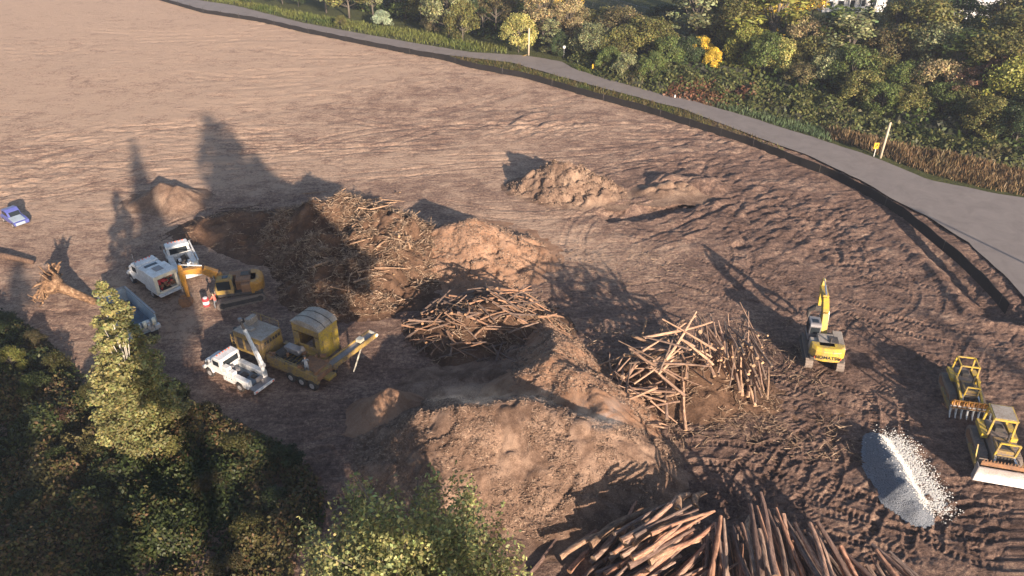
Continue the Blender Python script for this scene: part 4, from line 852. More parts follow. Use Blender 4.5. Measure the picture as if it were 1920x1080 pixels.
# white open bed truck ---------------------------------------------
t = empty('utility_truck'); place(t, (358, 532), (331, 480)); tag(t, 'white open bed utility truck with cluttered bed and a rack along one side', 'truck')
truck_front(t, .3, M['white']); service_body(t, -3.1, .25, M['white'], 1.75)
b = MB()
for k in range(12): b.box((rg_.uniform(-2.6, -.2), rg_.uniform(-.5, .5), 1.1+rg_.random()*.5), (rg_.uniform(.2, .6), rg_.uniform(.15, .4), rg_.uniform(.2, .5)))
b.each('cargo', M['dark'], t); b = MB()
for k in range(5): b.box((rg_.uniform(-2.4, -.4), rg_.uniform(-.5, .5), 1.5+rg_.random()*.3), (.3, .25, .3))
b.each('cargo', M['white'], t)
b = MB(); b.beam((.9, -1.25, 2.55), (-2.9, -1.25, 2.2), .12); b.beam((.9, -1.0, 2.55), (-2.9, -1.0, 2.2), .08); b.beam((-2.6, -1.2, 1.7), (-2.6, -1.2, 2.25), .08); b.beam((-.6, -1.2, 1.7), (-.6, -1.2, 2.4), .08); b.build('ladder_rack', M['white'], t)
MB().box((-3.3, 0, 1.0), (.4, 2.4, .5)).build('rear_bumper', M['white'], t, bevel=.04)
for y in (-.95, .6): MB().tube([(-3.0, y, 1.7), (-3.0, y, 2.15)], .18, 10).build('gas_bottle', M['cream'], t, smooth=True)
MB().cyl((.35, 1.15, 2.5), (.2, 1.25, 4.4), .02, 6).build('aerial', M['dark'], t)

# blue green container truck behind the birch ------------------------
t = empty('container_trailer'); place(t, (286, 650), (222, 590)); tag(t, 'blue green open topped trailer half hidden behind the birch', 'trailer')
b = MB(); L_ = 6.2
for s in (-1, 1): b.box((0.4, s*1.2, 1.7), (L_, .1, 1.7))
b.box((3.5, 0, 1.7), (.1, 2.4, 1.7)); b.box((-2.65, 0, 1.5), (.1, 2.4, 1.3)); b.build('side_walls', M['pale'], t, bevel=.02)
MB().box((.4, 0, 1.15), (L_-.1, 2.3, .1)).build('floor', M['bed'], t)
b = MB()
for s in (-1, 1): b.box((.4, s*1.2, 2.58), (L_+.1, .2, .09))
b.box((3.5, 0, 2.58), (.16, 2.4, .09)); b.build('top_rail', M['grey'], t)
b = MB(); b.box((0.3, 0, .85), (6.4, .9, .25)); b.build('chassis', M['dark'], t)
e = MB()
for k in range(14): e.box((-3.1+rg_.uniform(-.35, .35), rg_.uniform(-1, 1), 1.0+rg_.random()*1.2), (rg_.uniform(.2, .6), rg_.uniform(.2, .5), rg_.uniform(.2, .5)))
e.build('machinery', M['silver'], t, bevel=.02)
e = MB()
for k in range(3): e.tube([(-3.3, -.8+.8*k, 1.9), (-3.3, -.8+.8*k, 2.5)], .16, 10)
e.each('tank', M['cream'], t, smooth=True)
for x in (-2.0, -1.0):
    for s in (-1, 1): wheel(t, x, s*1.0, .46, .4)

# ------------------------------------------------------------------ excavators
def arm_prism(mb, pts, w, y): # pts outline in x,z
    mb.prism(pts, y-w/2, y+w/2)
def crawler(t, L, gauge, h, w, mat, frame):
    for s in (-1, 1):
        y = s*gauge/2; b = MB(); r_ = h/2; out = []
        for k in range(9): a = math.pi/2+math.pi*k/8; out.append((-L/2+r_+math.cos(a)*r_, r_+math.sin(a)*r_))
        for k in range(9): a = -math.pi/2+math.pi*k/8; out.append((L/2-r_+math.cos(a)*r_, r_+math.sin(a)*r_))
        b.prism(out, y-w*.46, y+w*.46)
        n = int((2*(L-h)+math.pi*h)/.22); per = [(out[i], out[(i+1) % len(out)]) for i in range(len(out))]
        tot = sum(math.dist(a, c) for a, c in per); acc = 0; nxt = 0
        for a, c in per:
            l_ = math.dist(a, c)
            while nxt < acc+l_ and l_ > 1e-6:
                f = (nxt-acc)/l_; x, z = a[0]+(c[0]-a[0])*f, a[1]+(c[1]-a[1])*f; an = math.atan2(c[1]-a[1], c[0]-a[0])
                b.box((x, y, z), (.13, w, .07), Matrix.Rotation(-an, 3, 'Y')); nxt += .2
            acc += l_
        o = b.build('crawler_track', mat, t)
        f = MB(); f.box((0, y+s*w*.47, r_), (L-h, .08, h*.42)); f.build('track_frame', frame, o)
        for x in (-L/2+r_, L/2-r_): MB().cyl((x, y+s*w*.44, r_), (x, y+s*w*.53, r_), r_*.62, 12).build('sprocket', frame, o)
def excavator(t, paint_, house_rot, cab_mat, boom, stick, sc=1.0, bucket=True, top=None):
    crawler(t, 4.4, 2.5, .95, .62, M['track'], M['dark'])
    MB().box((0, 0, .75), (2.2, 2.0, .45)).build('car_body', M['dark'], t)
    MB().cyl((0, 0, .9), (0, 0, 1.12), .75, 20).build('slew_ring', M['dark'], t)
    hs = bpy.data.objects.new('upper_body', None)
    def rotz(o): o.rotation_euler = (0, 0, house_rot)
    b = MB(); b.box((-.35, 0, 1.28), (4.0, 2.7, .30)); up_ = b.build('platform', M['dark'], t, bevel=.03); rotz(up_)
    b = MB(); b.box((-.6, -.95, 1.85), (2.6, .8, .95)); b.box((-.95, .1, 1.88), (1.9, 1.3, 1.0)); b.box((-1.2, .98, 1.8), (1.4, .72, .85)); o = b.build('engine_cover', top or paint_, t, bevel=.05); rotz(o)
    lv = MB()
    for k in range(6): lv.box((-1.5+.16*k, -1.36, 1.85), (.07, .02, .6))
    lv.box((-.9, -.5, 2.42), (.9, .7, .06)); lv.cyl((-1.3, -.2, 2.35), (-1.3, -.2, 2.85), .08, 10); lv.build('vents', M['dark'], o)
    cw = MB(); out = [(-1.35, -1.36), (-1.95, -1.34), (-2.35, -1.0), (-2.5, -.4), (-2.5, .4), (-2.35, 1.0), (-1.95, 1.34), (-1.35, 1.36)]
    n = len(out); vs = [(x, y, 1.2) for x, y in out]+[(x, y, 2.15) for x, y in out]+[(x+.25 if x < -1.5 else x, y*.97, 2.38) for x, y in out]
    fs = [tuple(range(n-1, -1, -1)), tuple(range(2*n, 3*n))]
    for l_ in range(2):
        for k in range(n): k2 = (k+1) % n; fs.append((l_*n+k, l_*n+k2, (l_+1)*n+k2, (l_+1)*n+k))
    cw.add(vs, fs); c = cw.build('counterweight', paint_, t, bevel=.04); rotz(c)
    cb = MB(); cb.prism([(.15, 1.4), (1.75, 1.4), (1.85, 2.1), (1.55, 3.0), (.3, 3.05), (.15, 2.9)], .42, 1.35); cc = cb.build('cab', cab_mat, t, bevel=.05); rotz(cc)
    g = MB(); g.beam((1.845, .885, 2.1), (1.58, .885, 2.92), .8, .03, up=(1, 0, 0)); g.box((1.0, 1.36, 2.35), (1.2, .03, .9)); g.box((1.0, .41, 2.35), (1.2, .03, .9)); g.box((.14, .885, 2.45), (.03, .75, .6)); g.box((.75, .885, 3.05), (.5, .5, .03)); g.build('window', M['glass'], cc)
    # boom, stick in x,z ; y offset 0
    B0 = Vector((1.0, 0, 1.6)); 
    pts = [B0]+[Vector((p[0], 0, p[1])) for p in boom]
    bb = MB(); wd = [.55, .75, .62, .36]
    for i in range(len(pts)-1): bb.beam(pts[i], pts[i+1], .42 if i < 2 else .36, wd[i], .42, wd[i+1], up=(0, 1, 0)) if False else bb.beam(pts[i], pts[i+1], .52, wd[min(i, 3)]*1.1, .50, wd[min(i+1, 3)]*1.1)
    o = bb.build('boom', paint_, t, bevel=.03); rotz(o)
    hy = MB()
    for s in (-1, 1): hy.cyl((1.55, s*.34, 1.45), (pts[1].x*.75+pts[2].x*.25 if len(pts) > 2 else 2, s*.34, pts[1].z*.75+pts[2].z*.25-.1), .075, 8)
    hy.each('boom_cylinder', M['chrome'], o)
    S0 = pts[-1]; S1 = Vector((stick[0], 0, stick[1])); d = (S1-S0).normalized(); back = S0-d*.75
    sb = MB(); sb.beam(back, S0, .22, .3, .32, .55); sb.beam(S0, S1, .32, .55, .26, .28); st = sb.build('stick', paint_, t, bevel=.02); rotz(st)
    hy = MB(); mid = pts[len(pts)//2]+Vector((0, 0, .42)); hy.cyl(mid, mid.lerp(back, .55), .09, 8); hy.cyl(mid.lerp(back, .5), back, .05, 8); hy.build('stick_cylinder', M['chrome'], st)
    nrm = Vector((d.z, 0, -d.x)); nrm = nrm if nrm.x > 0 else -nrm
    hy = MB(); hy.cyl(S0+nrm*.35, S0.lerp(S1, .8)+nrm*.38, .07, 8); hy.build('bucket_cylinder', M['chrome'], st)
    return S1, up_
t = empty('excavator'); place(t, (1541, 690), (1545, 618)); t.location.z = .02
t.rotation_euler = (0, 0, R(78)); loc = P(1538, 668); t.location = (loc.x, loc.y, .02)
tag(t, 'bright yellow excavator with a grapple, seen from behind beside the jackstraw log heap', 'excavator')
S1, up_ = excavator(t, M['yellow'], 0, M['grey'], [(2.0, 3.1), (3.1, 3.9), (5.1, 4.0)], (4.8, 2.0), top=M['dusty'])
text('KOMATSU', .42, M['ink'], t, (-2.512, 0, 1.62), (math.pi/2, 0, -math.pi/2))
for s in (-1, 1): MB().box((-2.42, s*.98, 1.55), (.06, .16, .16)).build('rear_lamp', M['lightred'], t)
g = MB()
for s in (-1, 1):
    g.tube([(4.7, s*.25, 2.0), (4.8, s*.7, 1.5), (4.7, s*.75, 1.0), (4.7, s*.35, .5)], [.16, .16, .13, .07], 6)
    g.tube([(4.95, s*.25, 2.0), (5.05, s*.75, 1.5), (5.0, s*.75, 1.0), (5.0, s*.3, .5)], [.14, .14, .12, .06], 6)
g.box((4.8, 0, 1.95), (.5, .6, .5)); g.build('grapple', M['dark'], t)
t = empty('excavator'); loc = P(450, 560); t.location = (loc.x, loc.y, .02); t.rotation_euler = (0, 0, R(205))
tag(t, 'dusty orange yellow excavator with its arm folded down toward the white trucks', 'excavator')
excavator(t, M['orange'], R(-12), M['yellow_old'], [(1.6, 2.9), (2.7, 3.6), (4.6, 3.6)], (4.5, .9), top=M['rust'])
g = MB(); g.prism([(4.7, .95), (5.3, 1.1), (5.45, .55), (5.2, .05), (4.6, 0), (4.3, .35)], -.55, .55); g.box((5.0, 0, 1.0), (.5, .35, .35))
for k in range(5): g.beam((4.5, -.44+.22*k, .1), (4.2, -.44+.22*k, .25), .09, .06)
o = g.build('bucket', M['rust'], t, bevel=.03); o.rotation_euler = (0, 0, R(-12))

# ------------------------------------------------------------------ crawler dozers
def dozer(t, sc):
    crawler(t, 3.7, 2.2, 1.15, .6, M['track'], M['rust'])
    b = MB(); b.prism([(-1.7, .7), (1.9, .7), (1.95, 1.75), (.2, 1.95), (-1.7, 1.8)], -.62, .62); b.build('hull', M['track'], t, bevel=.05)
    b = MB(); b.box((1.2, 0, 1.9), (1.5, 1.1, .25)); b.box((2.0, 0, 1.25), (.1, 1.15, .95)); e = b.build('hood', M['yellow_old'], t, bevel=.04)
    g = MB(); g.box((2.06, 0, 1.25), (.04, .95, .8)); g.box((1.3, 0, 2.04), (.9, .7, .03)); g.build('grille', M['dark'], e)
    MB().cyl((.8, .3, 2.0), (.8, .3, 2.8), .08, 8).build('exhaust_stack', M['dark'], t)
    MB().box((-.5, 0, 2.0), (.6, .6, .5)).build('seat', M['seat'], t, bevel=.05)
    b = MB()
    for x in (.15, -1.35):
        for s in (-1, 1): b.beam((x, s*.78, 1.7), (x*.93, s*.72, 3.25), .12)
    b.beam((.14, -.72, 3.25), (.14, .72, 3.25), .1); b.beam((-1.25, -.72, 3.25), (-1.25, .72, 3.25), .1)
    for s in (-1, 1): b.beam((.14, s*.72, 3.25), (-1.25, s*.72, 3.25), .1); b.box((-.6, s*.95, 1.75), (1.7, .42, .35))
    b.build('roll_cage', M['yellow'], t)
    b = MB()
    for s in (-1, 1): b.beam((0, s*1.55, .6), (2.75, s*1.5, .5), .2, .3)
    b.each('push_arm', M['yellow_old'], t)
    b = MB()
    for s in (-1, 1): b.beam((1.9, s*.55, 1.6), (2.7, s*.75, 1.25), .14)
    b.each('lift_cylinder', M['chrome'], t)
def curved(mb, x, w, h, th=.09, lean=.35, n=8, z0=.1):
    out = []
    for k in range(n+1): f = k/n; out.append((x+lean*(4*(f-.45)**2)-.1, z0+h*f))
    out += [(px-th, pz) for px, pz in reversed(out)]; mb.prism(out, -w/2, w/2)
t = empty('bulldozer'); a, b_ = P(1862, 893), P(1850, 800); d = a-b_; t.location = (P(1857, 852).x, P(1857, 852).y, .02)
t.rotation_euler = (0, 0, math.atan2(d.y, d.x)+R(8)); t.scale = (1.02,)*3
tag(t, 'bulldozer with a wide worn silver blade facing the viewer at the right edge', 'bulldozer'); dozer(t, 1)
b = MB(); curved(b, 3.0, 3.7, 1.35); bl = b.build('blade', M['silver'], t)
b = MB(); b.box((3.02, 0, 1.62), (.08, 3.4, .34))
for k in range(16): b.box((3.02, -1.6+.213*k, 1.85), (.05, .06, .22))
b.build('blade_guard', M['rust'], bl)
for s in (-1, 1):
    MB().beam((2.95, s*1.86, .1), (3.1, s*1.86, 1.5), .06, .5).build('end_plate', M['grey'], bl); MB().beam((2.7, s*1.95, 1.2), (2.2, s*1.98, 2.5), .07).build('blade_marker', M['yellow'], bl)
b = MB(); b.box((-.6, .0, 3.36), (1.75, 1.6, .08)); b.build('canopy', M['yellow'], t, bevel=.03); b = MB(); b.box((-.6, 0, 3.415), (1.5, 1.35, .03)); b.build('canopy_top', M['dusty'], t)
b = MB(); b.beam((1.9, -.62, 1.5), (2.1, -.62, 2.8), .12); b.beam((1.9, .62, 1.5), (2.1, .62, 2.8), .12); b.beam((2.1, -.62, 2.8), (2.1, .62, 2.8), .1); b.beam((1.9, -.62, 1.5), (2.9, -.7, 1.3), .12); b.beam((1.9, .62, 1.5), (2.9, .7, 1.3), .12); b.build('lift_frame', M['yellow'], t)
t2 = empty('crawler_loader'); a, b_ = P(1805, 762), P(1790, 695); d = a-b_; t2.location = (P(1798, 742).x, P(1798, 742).y, .02)
t2.rotation_euler = (0, 0, math.atan2(d.y, d.x)+R(6)); t2.scale = (.92,)*3
tag(t2, 'crawler machine with an orange root rake of curved white tines', 'bulldozer'); dozer(t2, 1)
b = MB(); curved(b, 3.0, 3.3, .9, lean=.3, z0=.95); bl = b.build('rake_plate', M['orange'], t2)
b = MB()
for k in range(9): b.box((3.08, -1.5+.375*k, 1.4), (.1, .06, .85))
b.build('rake_ribs', M['rust'], bl)
b = MB()
for k in range(8): y = -1.55+.443*k; b.tube([(2.98, y, 1.05), (3.0, y, .7), (3.12, y, .35), (3.35, y, .05)], [.10, .09, .08, .04], 6)
b.box((2.98, 0, 1.0), (.16, 3.3, .28)); b.build('tines', M['white'], bl)
b = MB()
for s in (-1, 1): b.beam((-.1, s*.85, 2.2), (2.9, s*.8, 1.3), .16, .24); b.beam((2.0, s*.5, 1.5), (2.1, s*.5, 2.5), .1)
b.beam((2.1, -.5, 2.5), (2.1, .5, 2.5), .1); b.build('loader_arms', M['yellow'], t2)
MB().box((-2.3, 0, 1.0), (.5, 1.2, .8)).build('ripper', M['dark'], t2, bevel=.04)

# ------------------------------------------------------------------ horizontal grinder
t = empty('grinder'); loc = P(540, 690); t.location = (loc.x, loc.y, 0); t.rotation_euler = (0, 0, R(-29)); t.scale = (1.0,)*3
tag(t, 'big dusty yellow wood grinder with open housing and a side conveyor', 'grinder')
b = MB(); b.box((.2, 0, .95), (9.6, .9, .3)); b.box((1.9, -1.1, .95), (5.2, .3, .28)); b.box((1.9, 1.1, .95), (5.2, .3, .28)); b.build('chassis', M['yellow_old'], t, bevel=.02)
b = MB(); b.box((-2.9, 0, 2.05), (3.3, 2.3, 1.9)); en = b.build('engine_housing', M['yellow_old'], t, bevel=.06)
b = MB(); b.box((-2.9, 0, 3.02), (3.2, 2.2, .06)); b.box((-3.9, .5, 3.35), (.5, 1.0, .6)); b.box((-3.2, -.3, 3.12), (.5, .5, .15)); b.build('engine_roof', M['dusty'], en, bevel=.03)
b = MB()
for k in range(6): b.box((-1.235, -.8+.32*k, 2.6), (.03, .2, .28))
for k in range(3): b.box((-3.8+.9*k, -1.165, 2.0), (.6, .03, 1.1))
b.build('vents', M['dark'], en)
b = MB(); b.box((-5.0, 0, 1.6), (.8, 1.8, 1.2)); b.tube([(-5.1, .6, 2.2), (-5.1, .6, 3.0)], .14, 8); b.tube([(-4.9, -.5, 2.2), (-4.9, -.5, 2.8)], .2, 8); b.build('radiator', M['dark'], t, bevel=.05)
# raised hood (tall open housing)
b = MB(); X0, X1, Y0, Y1 = .1, 3.0, 1.15, 3.3
ho = MB()
ho.box((X0, (Y0+Y1)/2, 2.6), (.12, Y1-Y0, 3.0)); ho.box(((X0+X1)/2, Y1, 2.6), (X1-X0, .12, 3.0)); ho.box(((X0+X1)/2, Y0, 3.72), (X1-X0, .12, .7)); ho.box(((X0+X1)/2, Y0, 1.75), (X1-X0, .12, .9)); ho.box((X0+.35, Y0, 2.6), (.6, .12, 1.3)); ho.box((X1-.3, Y0, 2.6), (.5, .12, 1.3))
sp_ = MB().box((X1, (Y0+Y1)/2, 2.6), (.12, Y1-Y0+.1, 3.0)).build('end_wall', M['yellow'], t, bevel=.03)  # brighter yellow than the housing paints in sun on this wall
th = ho.build('hopper_housing', M['yellow_old'], t, bevel=.03)
rf = MB(); prof = [(X0-.1, 4.1), (X0-.1, 4.2), (X0+.5, 4.45), (X0+1.2, 4.62), (X0+2.0, 4.55), (X1-.2, 4.35), (X1+.1, 4.05), (X1+.1, 3.95)]
rf.prism(prof, Y0-.1, Y1+.1); rf.build('curved_roof', M['dusty'], th, bevel=.02)
rf = MB()
for y in (Y0+.65, Y0+1.5): rf.prism([(x, z+.03) for x, z in prof], y, y+.06)
rf.build('roof_ribs', M['dark'], th)
wv = MB(); wv.box((X1+.08, Y0+.45, 2.6), (.06, .5, 1.6)); wv.box((X1+.08, Y1-.5, 2.2), (.06, .55, 2.0)); wv.build('side_panel', M['yellow'], th)  # same brighter yellow, sunlight put into the paint of this face
b = MB()
for x in (X0, X1): b.beam((x, Y0-.1, .9), (x, Y0, 1.4), .14); b.beam((x, Y1, .0), (x, Y1, 1.3), .16)
b.beam((X0+.3, Y0, 2.2), (X0-.4, -.2, 1.2), .09); b.each('support_leg', M['yellow_old'], t)
# infeed deck
b = MB(); b.prism([(-.9, 1.1), (4.4, 1.1), (4.4, 1.5), (2.2, 1.75), (-.9, 1.85)], -1.25, -.85); b.prism([(-.9, 1.1), (4.4, 1.1), (4.4, 1.5), (2.2, 1.75), (-.9, 1.85)], .75, 1.1); b.box((1.8, -.05, 1.15), (5.2, 1.7, .1)); b.build('infeed_deck', M['yellow_old'], t, bevel=.03)
b = MB()
for k in range(11): b.box((-.4+.4*k, -.05, 1.25), (.12, 1.5, .1))
b.cyl((-.2, -.8, 1.55), (-.2, .7, 1.55), .45, 14); b.build('feed_roller', M['dark'], t)
b = MB(); b.box((.6, .45, 1.9), (1.5, .7, .5)); b.cyl((1.2, .1, 1.9), (1.2, .9, 1.9), .3, 12); b.build('hydraulic_unit', M['grey'], t, bevel=.03)
b = MB(); b.box((3.2, -.1, 1.55), (2.0, 1.5, .5)); b.box((4.3, 0, 1.25), (.4, 2.2, .5)); b.build('rear_guard', M['rust'], t, bevel=.05)
for x in (1.6, 2.75, 3.85):
    for s in (-1, 1): wheel(t, x, s*1.12, .48, .4)
cl_ = MB(); rg_ = random.Random(31)
for k in range(16): cl_.box((rg_.uniform(-1, 4.2), rg_.uniform(-1.2, 1.0), 1.6+rg_.random()*.35), (rg_.uniform(.1, .5), rg_.uniform(.08, .35), rg_.uniform(.1, .4)), Matrix.Rotation(rg_.uniform(0, 3), 3, 'Z'))
cl_.each('wood_scrap', M['rust'], t)
cl_ = MB()
for k in range(12): x_ = rg_.uniform(-1.2, 3.6); y_ = rg_.uniform(-1.3, -.6); cl_.tube([(x_, y_, 1.5), (x_+.3, y_+rg_.uniform(-.2, .3), 2.1), (x_+rg_.uniform(.4, 1.0), y_+.3, 1.6)], .035, 5)
cl_.build('hoses', M['dark'], t)
ld = MB()
for k in range(7): ld.box((-4.45, -1.3, .6+.3*k), (.4, .05, .04))
for q in (-.2, .2): ld.beam((-4.45+q, -1.3, .3), (-4.45+q, -1.3, 2.7), .05)
ld.build('ladder', M['yellow_old'], t)
rl = MB()
for x_ in (-4.4, -3.4, -2.4, -1.4): rl.beam((x_, 1.1, 3.0), (x_, 1.1, 3.7), .04)
rl.beam((-4.4, 1.1, 3.7), (-1.4, 1.1, 3.7), .04); rl.beam((-4.4, 1.1, 3.35), (-1.4, 1.1, 3.35), .03); rl.build('roof_rail', M['yellow_old'], t)
# conveyor swung out to the side
a, b1 = Vector((4.3, .6, 1.5)), Vector((5.0, 5.4, 1.95)); d = b1-a; cv = MB()
sd = d.cross(Vector((0, 0, 1))).normalized()
for s in (-1, 1): cv.beam(a+sd*s*.42, b1+sd*s*.42, .09, .42)
for k in range(9): q = a+d*(k/8); cv.beam(q-sd*.42+Vector((0, 0, -.12)), q+sd*.42+Vector((0, 0, -.12)), .08)
cv.beam(a+d*.0, a-Vector((.3, 1.2, .2)), .5, .5); c_ = cv.build('conveyor', M['yellow_old'], t)
cv = MB(); cv.beam(a+Vector((0, 0, .02)), b1+Vector((0, 0, .02)), .74, .05); cv.build('belt', M['grey'], c_)
cv = MB(); cv.beam(a+d*.75+Vector((0, 0, -.2)), a+d*.3+Vector((.9, 0, -1.4)), .09); cv.beam(a+d*.98, a+d*.98+Vector((0, 0, -.5)), .08); cv.build('strut', M['cream'], c_)
cv = MB(); cv.box(a+d*.7+Vector((0, 0, .3)), (.5, .5, .3)); cv.build('drive_motor', M['cream'], c_); MB().cyl(b1-sd*.5, b1+sd*.5, .16, 10).build('drive_drum', M['cream'], c_)

# blue car-like wreck at the left edge
t = empty('boat_wreck'); loc = P(31, 417); t.location = (loc.x, loc.y, 0); t.rotation_euler = (0, 0, R(-38))
t.name = 'car'; tag(t, 'crumpled blue and pale grey wrecked car alone on the dirt at the left edge', 'car')
b = MB(); b.prism([(-1.8, .3), (1.8, .3), (1.85, .7), (1.2, .9), (-1.3, .95), (-1.85, .75)], -.8, .8); b.build('body', M['blue'], t, bevel=.08)
b = MB(); b.prism([(-1.5, .9), (.6, .88), (.2, 1.5), (-.2, 1.75), (-1.1, 1.6)], -.72, .66); b.build('cabin', M['blue'], t, bevel=.07)
b = MB(); b.box((-.4, -.74, 1.25), (1.1, .04, .4)); b.beam((.62, 0, .95), (.25, 0, 1.45), 1.1, .04, up=(1, 0, 0)); b.build('window', M['glass'], t)
b = MB(); b.box((1.2, -.2, .96), (1.2, 1.3, .05), Matrix.Rotation(.15, 3, 'Y')); b.box((1.85, -.2, .55), (.1, 1.0, .3)); b.build('hood', M['pale'], t, bevel=.02)
for x in (-1.1, 1.15):
    for s in (-1, 1): wheel(t, x, s*.75, .3, .2)

# ------------------------------------------------------------------ root stump and fallen trunks
def stump():
    a, b_ = P(100, 535, 2.0), P(165, 562, .4); t = empty('root_stump', (a.x, a.y, 0)); tag(t, 'upturned tree stump with a big root plate and short trunk at the left', 'stump')
    d = (b_-a).normalized(); A = Vector((0, 0, 2.1)); mb = MB(); mb.tube([A, A+d*2, A+d*4.3], [.62, .42, .3], 10); mb.tube([A+d*.6, A, A-d*.5], [.7, 1.1, .8], 12); mb.build('trunk', M['stick'], t, smooth=True)
    rg = random.Random(8); q = d.to_track_quat('Z', 'Y')
    for k in range(46):
        an = rg.uniform(0, 6.28); r1 = rg.uniform(.9, 2.1); v = q @ Vector((math.cos(an), math.sin(an), 0)); w = q @ Vector((math.cos(an+.4), math.sin(an+.4), 0))
        p = [A+v*.4, A+v*r1*.55-d*rg.uniform(.1, .7), A+w*r1-d*rg.uniform(-.2, .9), A+w*r1*rg.uniform(1, 1.25)-d*rg.uniform(.1, 1.4)+Vector((0, 0, rg.uniform(-.4, .5)))]
        for i in range(4):
            if p[i].z < .1: p[i].z = .1
        mb = MB(); mb.tube(p, [rg.uniform(.16, .3), .17, .10, .04], 6); mb.build('root', M['stick'], t, smooth=True)
    t.color = (1, 1, 1, 1)
    for c in t.children: c.color = (.7, .6, .5, 1)
    MB().tube([A-d*.35+Vector((0, 0, .2)), A-d*.9], [1.25, .7], 10).build('root_soil', M['soil'], t, smooth=False)
stump()
a, b_ = P(-40, 472, .4), P(62, 492, .4); o = MB().tube([(0, 0, 0), (b_-a)*.5+Vector((0, 0, .15)), b_-a], [.34, .3, .22], 10).build('fallen_log', M['bark'], None, smooth=True); o.location = a; o.color = (.6, .48, .4, 1)
tag(o, 'long brown trunk lying on the ground left of the root stump', 'log')

# ------------------------------------------------------------------ people
def person(name, loc, face, pose, top, legs, label, helmet=None):
    """one skinned body; pose = joint list in local x (forward), y, z"""
    t = empty(name, loc, face); tag(t, label, 'person')
    J, E, Rr = pose
    me = bpy.data.meshes.new('body'); me.from_pydata([j for j in J], E, []); o = obj('body', me, t)
    sk = o.modifiers.new('skin', 'SKIN'); 
    for i, r_ in enumerate(Rr): me.skin_vertices[0].data[i].radius = (r_, r_)
    me.skin_vertices[0].data[0].use_root = True
    o.modifiers.new('sub', 'SUBSURF').levels = 1; o.modifiers['sub'].render_levels = 2
    dg = bpy.context.evaluated_depsgraph_get(); em = bpy.data.meshes.new_from_object(o.evaluated_get(dg)); o.modifiers.clear(); o.data = em
    em.materials.clear()
    for m_ in (top, legs, M['skin']): em.materials.append(m_)
    hip = J[0][2]
    for p in em.polygons:
        c = p.center; near = min(range(len(J)), key=lambda i: (Vector(J[i])-c).length)
        p.material_index = 1 if near in (0, 1, 2, 3, 4, 5, 6, 7, 8) and c.z < hip+.06 else (2 if near in (11, 12, 15, 18) else 0); p.use_smooth = True
    h = Vector(J[12]); MB().tube([h+Vector((-.02, 0, .02)), h+Vector((-.02, 0, .10)), h+Vector((-.02, 0, .16))], [.125, .12, .05], 12).build('hard_hat' if helmet else 'hair', helmet or M['seat'], t, smooth=True)
    return t
def pose(lean, legs=.16, ar=.3, reach=.2):
    hz = .92; sx = math.sin(lean); cz = math.cos(lean); sh = (.46*sx, hz+.46*cz); nk = (.54*sx, hz+.54*cz); hd = (.70*sx+.02, hz+.70*cz)
    J = [(0, 0, hz), (0, .1, hz-.06), (legs*.6, .11, .5), (legs*.3, .12, .09), (legs*.3+.16, .13, .04), (0, -.1, hz-.06), (-legs*.2, -.11, .5), (-legs, -.12, .09), (-legs+.16, -.13, .04), (sh[0]*.55, 0, hz+.46*cz*.55), (sh[0], 0, sh[1]), (nk[0], 0, nk[1]), (hd[0], 0, hd[1]),
         (sh[0], .2, sh[1]-.02), (sh[0]+ar*.5, .26, sh[1]-.27), (sh[0]+ar*.5+reach, .22, sh[1]-.36), (sh[0], -.2, sh[1]-.02), (sh[0]+ar*.4, -.27, sh[1]-.27), (sh[0]+ar*.4+reach, -.2, sh[1]-.42)]
    E = [(0, 1), (1, 2), (2, 3), (3, 4), (0, 5), (5, 6), (6, 7), (7, 8), (0, 9), (9, 10), (10, 11), (11, 12), (10, 13), (13, 14), (14, 15), (10, 16), (16, 17), (17, 18)]
    Rr = [.13, .1, .075, .05, .045, .1, .075, .05, .045, .135, .13, .06, .1, .07, .05, .04, .07, .05, .04]
    return J, E, Rr
p_ = P(407, 578); person('person', (p_.x, p_.y, 0), R(160), pose(.25), M['vest'], M['overall'], 'worker in a red and white top and grey trousers beside the orange excavator')
p_ = P(577, 702, 1.2); person('person', (p_.x, p_.y, 1.2), R(110), pose(.75, .1, .3, .25), M['overall'], M['overall'], 'worker in grey overalls bending over the deck of the grinder')
p_ = P(388, 574); t = empty('fuel_can', (p_.x, p_.y, 0)); tag(t, 'red and white drum beside the bucket of the orange excavator', 'drum')
MB().tube([(0, 0, 0), (0, 0, .9)], .3, 16).build('barrel', M['red'], t, smooth=False); MB().tube([(0, 0, .3), (0, 0, .6)], .31, 16).build('band', M['white'], t); MB().tube([(0, 0, .9), (0, 0, .95)], .2, 12).build('lid', M['white'], t); t.name = 'drum'

# ------------------------------------------------------------------ silt fence, posts, signs, wire fence, buildings
FWs = resample([(p.x, p.y, 0) for p in FW], 150); t = empty('silt_fence', tuple(FWs[75])); tag(t, 'long black silt fence curving between the dirt and the road', 'fence')
mb = MB(); o3 = Vector(FWs[75]); hh = 1.0
vs = []; 
for i, q in enumerate(FWs):
    q = Vector(q)-o3; h_ = hh*(.75+.35*(i/149))+.06*math.sin(i*1.7); w_ = .05*math.sin(i*2.3)
    d = Vector(FWs[min(i+1, 149)])-Vector(FWs[max(i-1, 0)]); n_ = Vector((-d.y, d.x, 0)).normalized()*.03; q2 = q+Vector((0, 0, h_))+n_*w_*20
    vs += [q-n_+Vector((0, 0, -.1)), q+n_+Vector((0, 0, -.1)), q2+n_, q2-n_]
fs = []
for i in range(149):
    b_ = 4*i
    for j in range(4): fs.append((b_+j, b_+(j+1) % 4, b_+4+(j+1) % 4, b_+4+j))
mb.add(vs, fs); mb.build('fabric', M['silt'], t)
for i in range(0, 150, 4):
    q = Vector(FWs[i])-o3; MB().box(q+Vector((0, 0, .5)), (.07, .07, 1.25)).build('stake', M['dark'], t)
